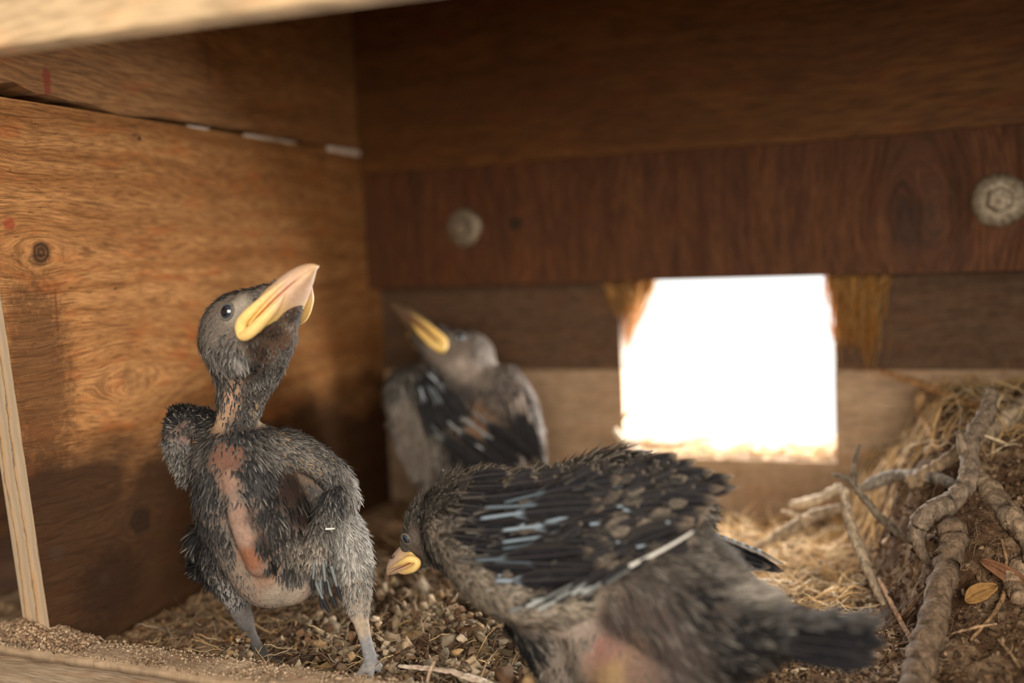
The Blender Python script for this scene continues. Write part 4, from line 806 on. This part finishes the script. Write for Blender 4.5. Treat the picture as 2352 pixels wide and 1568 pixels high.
# ---- chick crouched with its head down and wing feathers half grown
rng = np.random.default_rng(1002)
c2_ = thing('chick', 'feathered black chick bending forward with its head down, wing feathers and tail towards the sticks', 'bird', onY(1300, 1560, 36) * np.array([1, 1, 0]) + np.array([0, 0, 0.4]), 'nestlings')
H2 = Head(P(973, 1262, 40.8), (-0.57, -0.42, -0.47), (-0.62, 0.75, 0.05), 0.76)
mb = MB(); H2.balls(mb)
limb(mb, [P(1020, 1215, 40.8), P(1035, 1200, 40.2), P(1060, 1190, 39.2), P(1120, 1200, 38.6)], [1.1, 1.4, 1.7, 2.1])
limb(mb, [P(1090, 1210, 38.8), P(1180, 1230, 38), P(1300, 1255, 37.2), P(1430, 1290, 36.4), P(1540, 1370, 35), P(1640, 1430, 33.8), P(1720, 1440, 32.8)], [2.1, 2.45, 2.65, 2.85, 2.6, 2.0, 1.4])
limb(mb, [P(1300, 1160, 37.6), P(1430, 1130, 37.2), P(1560, 1180, 36.8)], [1.4, 1.6, 1.2])
limb(mb, [P(1350, 1400, 36.4), P(1440, 1480, 35.8), P(1540, 1500, 35)], [2.1, 2.3, 2.1])
limb(mb, [P(1700, 1440, 32.8), P(1800, 1450, 31.6), P(1860, 1460, 31)], [1.35, 0.75, 0.4])
# wing arm
limb(mb, [P(1060, 1240, 37.2), P(1110, 1320, 36.2), P(1200, 1370, 35.2), P(1300, 1380, 34.6), P(1390, 1340, 34.4)], [1.0, 1.05, .95, .8, .55])
# legs
limb(mb, [P(1240, 1400, 36.4), P(1270, 1480, 36.0), P(1290, 1560, 35.9)], [1.35, 1.1, .75]); limb(mb, [P(1450, 1500, 34.8), P(1440, 1560, 34.6), P(1450, 1640, 35.2)], [1.6, 1.2, .6])
claws = []
for (an, hx) in (((1290, 1560, 35.9), (1262, 1640, 36.6)), ((1450, 1640, 35.2), (1430, 1720, 35.6))):
    g = P(*hx); g[2] = 0.62; T_ = [[g + np.array(v1), g + np.array(v2)] for v1, v2 in (((-.9, .9, -.05), (-1.5, 1.5, -.1)), ((-1.1, .1, -.05), (-1.9, .2, -.1)), ((-.7, -.8, -.05), (-1.2, -1.3, -.1)), ((.6, .3, -.05), (1.1, .5, -.1)))]
    foot(mb, claws, P(*an), g, T_, .34, .26, .16)
V, N, F = remeshed('b', mb, M_SKIN, c2_, 0.12, 5)
BRN, DUST = (.045, .038, .032), (.27, .225, .18)
RT = (1, .12, 0)
AN = [
 A(985, 1215, 39, (.8, .5, 0), .45, .10, BLK, GREY, 0, SKD, .35), A(965, 1175, 39.2, (.6, .8, 0), .42, .10, BLK, (.2, .18, .15), 0, SKD, .5), A(990, 1270, 39, (.9, -.2, 0), .4, .10, BLK, GREY, 0, SKD, .35), A(940, 1243, 38.9, (.2, .6, 0), .12, .05, (.14, .13, .10), (.30, .27, .22), .35, SKG, .2), A(950, 1290, 39, (1, .2, 0), .12, .05, (.14, .13, .10), (.30, .27, .22), .4, SKG, .25), A(930, 1190, 39.6, (.2, 1, 0), .36, .09, BLK, (.24, .22, .18), .05, SKD, .5), A(965, 1130, 39.6, (.7, .8, 0), .35, .08, BLK, (.22, .2, .17), 0, SKD, .5),
 A(990, 1180, 38.8, (.8, -.2, 0), .5, .10, BLK, DRKG, 0, SKD, .3), A(980, 1250, 38.6, (.6, -.8, .1), .7, .12, BLK, BLK, 0, SKD, .3), A(985, 1310, 38.8, (.5, -.8, 0), .55, .12, BLK, DRKG, 0, SKD, .3), A(1020, 1100, 39, (.7, .8, 0), .5, .13, BLK, DUST, 0, SKD, .7), A(1080, 1110, 38.4, (.9, .5, 0), .6, .16, BLK, DUST, 0, SKD, .5),
 A(1150, 1100, 38, (.9, .5, 0), .6, .16, BLK, DUST, 0, SKD, .5), A(1040, 1160, 37.6, (1, 0, 0), .7, .16, BLK, BRN, 0, SKD, .25), A(1030, 1220, 37.4, (1, -.2, 0), .5, .15, BRN, (.24, .2, .16), 0, (.25, .2, .16), .25), A(1060, 1290, 36.8, (1, -.4, .1), .45, .14, (.05, .042, .034), (.20, .165, .13), .05, (.15, .12, .09), .25),
 A(1120, 1360, 35.8, (1, -.3, .1), .45, .14, (.05, .042, .034), (.22, .18, .14), .05, (.15, .12, .09), .25), A(1100, 1250, 36.8, (1, .1, 0), .6, .18, BLK, (.22, .18, .15), 0, (.2, .16, .13), .2), A(1230, 1400, 34.8, (1, .3, .1), .5, .16, (.08, .07, .055), (.30, .25, .2), .05, (.30, .24, .19), .25), A(1330, 1390, 34.2, (1, .4, 0), .5, .16, (.08, .07, .055), (.32, .27, .21), .05, (.30, .24, .19), .3),
 A(1200, 1200, 35.6, (1, .2, 0), .9, .22, BLK, BRN, .75, (.02,.018,.017), .15), A(1350, 1250, 34.6, (1, .2, 0), .9, .22, BLK, BRN, .75, (.02,.018,.017), .15), A(1300, 1090, 36.4, (1, .3, 0), .8, .18, BLK, (.2, .17, .14), .75, (.02,.018,.017), .45), A(1450, 1070, 36.6, (1, .3, 0), .8, .18, BLK, (.2, .17, .14), .75, (.02,.018,.017), .4), A(1200, 1070, 37.4, (.9, .5, 0), .7, .17, BRN, DUST, 0, SKD, .6),
 A(1500, 1300, 33.2, (1, -.7, 0), .8, .10, BRN, (.06, .05, .043), .15, (.06, .047, .04), .15), A(1400, 1440, 33.6, (.6, -.9, 0), .7, .09, (.022, .02, .018), (.065, .052, .045), .2, (.07, .052, .045), .12), A(1500, 1420, 32.6, (.8, -.9, 0), .8, .09, (.022, .02, .018), (.065, .052, .045), .15, (.07, .052, .045), .12), A(1560, 1520, 32.8, (.8, -.9, 0), .8, .09, BRN, (.08, .065, .06), .2, (.08, .06, .055), .12),
 A(1600, 1380, 32.2, (1, -.6, 0), .9, .10, BLK, DRKG, .05, SKD, .15), A(1640, 1300, 33.6, (1, -.4, 0), .7, .14, (.06, .05, .045), (.20, .175, .15), 0, SKG, .4), A(1720, 1360, 32.6, (1, -.5, 0), .7, .13, (.2, .18, .16), (.46, .41, .35), 0, SKG, .4), A(1700, 1450, 31.8, (1, -.1, 0), .9, .10, BLK, DRKG, 0, SKD, .2), A(1680, 1530, 32.2, (1, -.2, 0), .8, .10, BLK, DRKG, .1, SKD, .2),
 A(1830, 1450, 30.6, (1, 0, 0), .9, .14, BLK, DRKG, 0, SKD, .2), A(1160, 1420, 36, (1, -.8, 0), .8, .10, BLK, BLK, 0, SKD, .35), A(1220, 1480, 35.4, (.6, -1, 0), .7, .10, BLK, DRKG, 0, SKD, .25), A(1270, 1520, 34.8, (0, -1, 0), .5, .10, BRN, (.2, .16, .13), .15, SKG, .2), A(1330, 1450, 34, (0, -1, 0), .5, .1, BRN, (.25, .21, .17), .2, (.25, .2, .17), .2),
 A(1380, 1490, 33.6, (.3, -1, 0), .2, .06, GREY, TIPG, .85, (.24, .13, .105), .2), A(1400, 1550, 33.2, (.3, -1, 0), .2, .06, GREY, TIPG, .85, (.26, .17, .09), .2), A(1450, 1560, 32.8, (.3, -1, 0), .2, .06, GREY, TIPG, .4, (.14, .09, .07), .2), A(1280, 1650, 36, (0, -1, 0), .1, .05, GREY, GREY, 1.3, (.25, .24, .24), .2), A(1440, 1730, 35.5, (0, -1, 0), .1, .05, GREY, GREY, 1.3, (.25, .24, .24), .2),
 A(1250, 1250, 40.5, (1, .1, 0), .9, .18, BLK, BRN, 0, SKD, .2), A(1450, 1280, 39.8, (1, .1, 0), .9, .18, BLK, BRN, 0, SKD, .2), A(1600, 1430, 37.5, (1, -.2, 0), .9, .18, BLK, BRN, 0, SKD, .2)]
F2 = list(AN); fld = Field(F2)
mb = MB(); mb.add(V, F, np.clip(fld(V)['skin'], 0, 1)); mb.build('body', M_SKIN, c2_)
H2.parts(c2_, flange=.85, ysh=.55); build_claws(claws, c2_)
plumage(V, F, N, fld, 42000, rng, 'down_feathers', c2_, keepout=[(e, 0.24) for e in H2.eyes()] + [(H2.w((1.9, 0, 0.3)), 0.9)])
def lerp(a, b, t): return tuple(np.array(a) * (1 - t) + np.array(b) * t)
def row(parent, n, s0, s1, t0, t1, width, r, nv=(0, .15, 1), jit=8, up=0.0, **kw):
    mbs = []; sh0 = kw.pop('sh_len', .3); sc0 = np.array(kw.pop('sheath', (.20, .25, .30)))
    for i in range(n):
        kw['sh_len'] = sh0 * r.uniform(.35, 1.35); kw['sheath'] = tuple(sc0 * r.uniform(.25, 1.15))
        t_ = i / max(1, n - 1); a = np.array(lerp(s0, s1, t_)) + np.append(r.normal(0, jit, 2), 0); b = np.array(lerp(t0, t1, t_)) + np.append(r.normal(0, jit, 2), r.normal(0, .08))
        sl_ = (b - a) * r.uniform(-.16, .12); a[:2] += sl_[:2]; b[:2] += sl_[:2] * .6
        a[2] -= 0.03 * i + up; b[2] -= 0.03 * i + up
        mbs.append(big_feather(P(*a), P(*b), cv(nv[0] + r.normal(0, .15), nv[1] + r.normal(0, .15), nv[2]), width * r.uniform(.85, 1.15), r, **kw))
    return mbs
wing = MB(); 
def coverts(*a, **kw):
    kw.setdefault('up', .75)
    for q in row(c2_, *a, **kw): merge(wing, q)
TB = (0.42, 0.34, 0.27)
coverts(8, (1250, 1170, 36.0), (1360, 1085, 36.4), (1480, 1150, 35.2), (1620, 1085, 36.0), .85, rng, sh_len=.42, c_tip=(.10, .09, .08))
coverts(9, (1120, 1330, 35.2), (1150, 1150, 36.2), (1370, 1330, 33.9), (1420, 1110, 35.3), .85, rng, sh_len=.38, bend=.02)
coverts(9, (1050, 1290, 36.2), (1090, 1130, 37.0), (1235, 1310, 34.9), (1290, 1110, 36.2), .75, rng, sh_len=.30, sheath=(.14, .125, .11), c_tip=(.12, .10, .08))
coverts(8, (1020, 1240, 37.0), (1060, 1100, 37.6), (1130, 1270, 35.9), (1170, 1090, 37.0), .55, rng, sh_len=.2, sheath=(.09, .075, .06), c_tip=(.22, .18, .14))
coverts(12, (1180, 1400, 34.2), (1380, 1350, 33.6), (1270, 1370, 33.9), (1475, 1285, 33.4), .34, rng, sh_len=.5, sheath=(.36, .38, .38), c_tip=(.20, .17, .14))
for i in range(230):
    u_, v_ = rng.random(), rng.random(); x = 1030 + 520 * u_ ** 1.3; y = np.interp(x, [1030, 1150, 1300, 1550], [1120, 1090, 1075, 1060]) * (1 - v_) + np.interp(x, [1030, 1150, 1300, 1400, 1550], [1290, 1380, 1400, 1340, 1250]) * v_
    d = np.interp(x, [1030, 1150, 1350, 1550], [36.4, 34.7, 33.5, 33.4]) + 1.6 * (1 - v_) * (1 - v_) - .1 + rng.normal(0, .12); low = v_ > .72 and x < 1420
    L_ = rng.uniform(28, 52) if low or u_ < .25 else rng.uniform(45, 85); dus = rng.random() < (.6 if low else .26); an = rng.normal(.18, .22) - .25 * (v_ - .5)
    cvn = tuple(np.array((.11, .09, .07)) * rng.uniform(.4, 1.4)) if dus else (.014, .013, .015)
    merge(wing, big_feather(P(x, y, d), P(x + L_ * math.cos(an), y - L_ * math.sin(an), d - .05), cv(rng.normal(0, .2), .2, 1), rng.uniform(.3, .55) * (.7 if low else 1), rng, c_vane=cvn, c_tip=(.24, .19, .15), sheath=(.05, .045, .04) if rng.random() < .93 else (.22, .27, .32), sh_len=rng.uniform(.1, .4), bend=.03, fray=.25))
w_ob = wing.build('wing_coverts', M_VANE, c2_)
fl = row(c2_, 10, (1290, 1330, 34.5), (1290, 1150, 35.6), (1560, 1225, 33.6), (1690, 1115, 34.9), 1.0, rng, sh_len=.30, c_tip=(.24, .18, .13), bend=.03, up=.6) + \
     row(c2_, 6, (1350, 1180, 36.0), (1440, 1110, 36.4), (1670, 1090, 35.6), (1530, 1042, 36.2), .95, rng, sh_len=.25, c_tip=(.26, .20, .14), up=.6)
for q in fl: q.build('flight_feather', M_VANE, w_ob)
big_feather(P(1445, 1300, 32.4), P(1612, 1208, 32.6), cv(0, .1, 1), .12, rng, sheath=(.60, .58, .54), sh_len=.9).build('flight_feather', M_VANE, w_ob)
# far wing poking out behind the rump
far = MB()
for (a, b, w_) in [((1560, 1200, 36.8), (1802, 1310, 37.4), .75), ((1540, 1230, 36.6), (1770, 1300, 37), .8), ((1520, 1240, 36.4), (1730, 1300, 36.8), .85), ((1500, 1250, 36), (1690, 1300, 36.4), .9)]:
    merge(far, big_feather(P(*a), P(*b), cv(.2, .35, .9), w_, rng, sheath=(.03,.03,.03), sh_len=.1, c_tip=(.16, .13, .11)))
for i in range(9):
    t_ = i / 8; merge(far, big_feather(P(1590 + 150 * t_, 1205 + 58 * t_, 36.7), P(1640 + 160 * t_, 1222 + 72 * t_, 36.9), cv(.2, 1, .3), .26, rng, sh_len=.1, c_vane=(.30, .27, .24), c_tip=(.50, .45, .39)))
far.build('far_wing', M_VANE, c2_)
for i in range(9):
    t_ = i / 8; a = (1790 + rng.normal(0, 6), 1415 + 80 * t_, 31.4 - t_); b = (2035 - 25 * abs(t_ - .4) * 2 + rng.normal(0, 10), 1425 + 100 * t_, 29.6 - t_ * .6)
    big_feather(P(*a), P(*b), cv(.1, .8, .7), .75, rng, sh_len=.06, sheath=(.03,.03,.03), c_tip=(.03, .028, .025)).build('tail_feather', M_VANE, c2_)
tuft = MB()
for i in range(26):
    x = rng.uniform(1770, 1990); y = 1425 + rng.normal(0, 14); merge(tuft, big_feather(P(x, y, 30.6 - (x - 1770) * .003), P(x + rng.uniform(35, 70), y - rng.uniform(-8, 28), 30.2 - (x - 1770) * .004), cv(.1, .8, .7), .24, rng, c_vane=(.06, .055, .05), c_tip=(.20, .18, .16), sheath=(.05,.05,.05), sh_len=.1))
tuft.build('tail_coverts', M_VANE, c2_)
# raised tufts along the back
tuft = MB()
for i in range(120):
    t_ = rng.random(); x = 1005 + 500 * t_; y = np.interp(x, [1005, 1100, 1200, 1320, 1450, 1510], [1105, 1092, 1088, 1068, 1068, 1075]) + abs(rng.normal(0, 16)); d = 38.2 - 2.4 * t_ + rng.normal(0, .6)
    merge(tuft, big_feather(P(x, y + 12, d), P(x + rng.uniform(5, 45), y - rng.uniform(6, 30), d + rng.normal(0, .2)), cv(-.3, .3, 1), rng.uniform(.16, .34), rng, c_vane=(.03, .027, .024), sheath=(.05, .045, .04), c_tip=(.44, .36, .29), sh_len=.15, bend=.15, fray=.3))
tuft.build('back_tuft', M_VANE, c2_)

# ---- chick at the back
rng = np.random.default_rng(1003)
c3_ = thing('chick', 'blurred dark chick at the back corner with yellow bill pointing up at the wall', 'bird', onY(1060, 1150, 53) * np.array([1, 1, 0]) + np.array([0, 0, .4]), 'nestlings')
H3 = Head(P(990, 792, 57.4), (-0.66, 0.74, 0.10), (0.62, 0.60, -0.30), 0.98)
mb = MB(); H3.balls(mb); ball(mb, P(1070, 825, 58.4), 1.75)
limb(mb, [P(1070, 830, 58.6), P(1085, 880, 59), P(1070, 940, 59)], [1.5, 1.9, 2.6])
limb(mb, [P(1065, 920, 59), P(1070, 1000, 59), P(1080, 1080, 59), P(1090, 1130, 59)], [2.6, 3.3, 3.2, 2.4])
limb(mb, [P(960, 870, 57.6), P(925, 900, 57.4), P(935, 1000, 57.2), P(960, 1080, 57)], [.9, 1.1, .9, .6]); limb(mb, [P(1160, 870, 57.6), P(1190, 920, 57.4), P(1215, 1000, 57), P(1230, 1050, 56.8)], [.9, 1.0, .8, .5])
g1, g2 = P(990, 1190, 58), P(1130, 1190, 58); g1[2] = g2[2] = 0.65; claws = []
limb(mb, [P(1000, 1100, 58), P(985, 1150, 57.6)], [1.2, .7]); limb(mb, [P(1130, 1110, 58), P(1130, 1150, 57.6)], [1.2, .7])
for an, g in ((P(985, 1150, 57.6), g1), (P(1130, 1150, 57.6), g2)):
    foot(mb, claws, an, g, [[g + np.array(v) * .6, g + np.array(v)] for v in ((-1.0, -1.4, -.1), (0, -1.7, -.1), (1.0, -1.3, -.1), (0, 1.0, -.1))], .34, .26, .16)
V, N, F = remeshed('b', mb, M_SKIN, c3_, 0.14, 5)
LG = (.22, .19, .165)
AN = [A(1065, 850, 56.8, (.3, -1, 0), .3, .08, (.10, .085, .07), (.28, .245, .21), .1, SKP, .2), A(1100, 800, 57, (.5, -.8, 0), .35, .08, (.05, .04, .035), (.13, .115, .10), .05, SKG, .2), A(1040, 740, 57.4, (.8, .1, 0), .3, .08, BLK, DRKG, 0, SKD, .25), A(1000, 740, 57, (.8, .3, 0), .2, .07, BLK, DRKG, .1, SKD, .25),
 A(1030, 790, 56.6, (.5, -.4, 0), .15, .06, (.16, .12, .10), (.28, .24, .2), .3, SKG, .2), A(1060, 900, 57, (0, -1, 0), .4, .1, BLK, BLK, 0, SKD, .3), A(980, 880, 56.6, (0, -1, 0), .5, .12, BLK, DRKG, 0, SKD, .3), A(925, 880, 56.6, (-.2, -1, 0), .5, .12, BLK, (.15, .14, .12), 0, SKD, .3), A(915, 960, 56.2, (0, -1, 0), .5, .14, (.10, .085, .07), LG, 0, SKG, .2),
 A(940, 1040, 56.2, (0, -1, 0), .5, .14, (.2, .17, .14), (.34, .30, .26), .1, SKG, .2), A(1050, 940, 55.8, (0, -1, 0), .7, .14, BLK, BLK, 0, SKD, .2), A(1100, 960, 55.6, (.3, -1, 0), .5, .12, (.16, .09, .05), (.22, .14, .09), .3, (.25, .14, .08), .2), A(1060, 1050, 55.4, (.4, -1, 0), .8, .14, BLK, DRKG, 0, SKD, .2), A(1150, 900, 56.4, (.5, -1, 0), .5, .13, DRKG, (.2, .16, .14), 0, SKG, .2),
 A(1200, 960, 56.2, (.4, -1, 0), .5, .13, DRKG, (.13, .1, .08), .1, SKG, .3), A(1160, 1050, 55.8, (.6, -1, 0), .8, .14, BLK, DRKG, 0, SKD, .2), A(1070, 1000, 61.5, (.2, -1, 0), .8, .14, BLK, DRKG, 0, SKD, .2), A(990, 1170, 57.6, (0, -1, 0), .1, .05, GREY, GREY, 1.2, SKG, .2), A(1130, 1170, 57.6, (0, -1, 0), .1, .05, GREY, GREY, 1.2, SKG, .2)]
F3 = list(AN); fld = Field(F3)
mb = MB(); mb.add(V, F, np.clip(fld(V)['skin'], 0, 1)); mb.build('body', M_SKIN, c3_)
H3.parts(c3_, flange=1.1, ysh=2.0, pal=dict(yel=(0.70, 0.45, 0.10), horn=(0.10, 0.065, 0.035), tip=(.1, .06, .03), grey=(.06, .05, .04))); build_claws(claws, c3_)  # dark horn paints the shaded bill; only the flange stays yellow
plumage(V, F, N, fld, 22000, rng, 'down_feathers', c3_, keepout=[(e, 0.30) for e in H3.eyes()] + [(H3.w((1.9, 0, 0.3)), 1.0)], mult=1.25)
wing = MB()
for q in row(c3_, 6, (960, 900, 56.2), (1000, 870, 56.2), (1000, 1020, 55.4), (1080, 960, 55.4), .8, rng, sh_len=.35, sheath=(.30, .34, .38), c_tip=(.24, .2, .16)): merge(wing, q)
for q in row(c3_, 7, (1000, 1000, 55.4), (1090, 960, 55.4), (1140, 1110, 54.8), (1230, 1060, 55), .8, rng, sh_len=.45, sheath=(.34, .35, .36), c_tip=(.24, .2, .16)): merge(wing, q)
for q in row(c3_, 5, (1180, 900, 56), (1205, 930, 56), (1190, 1060, 55.4), (1245, 1060, 55.8), .6, rng, sh_len=.35, sheath=(.34, .27, .22), c_tip=(.3, .22, .16)): merge(wing, q)
for q in row(c3_, 5, (925, 890, 56.2), (945, 900, 56.2), (930, 1090, 55.6), (985, 1110, 55.4), .7, rng, sh_len=.3, c_vane=(.12, .10, .085), sheath=(.2, .18, .16), c_tip=(.22, .19, .16)): merge(wing, q)
wing.build('wing_coverts', M_VANE, c3_)
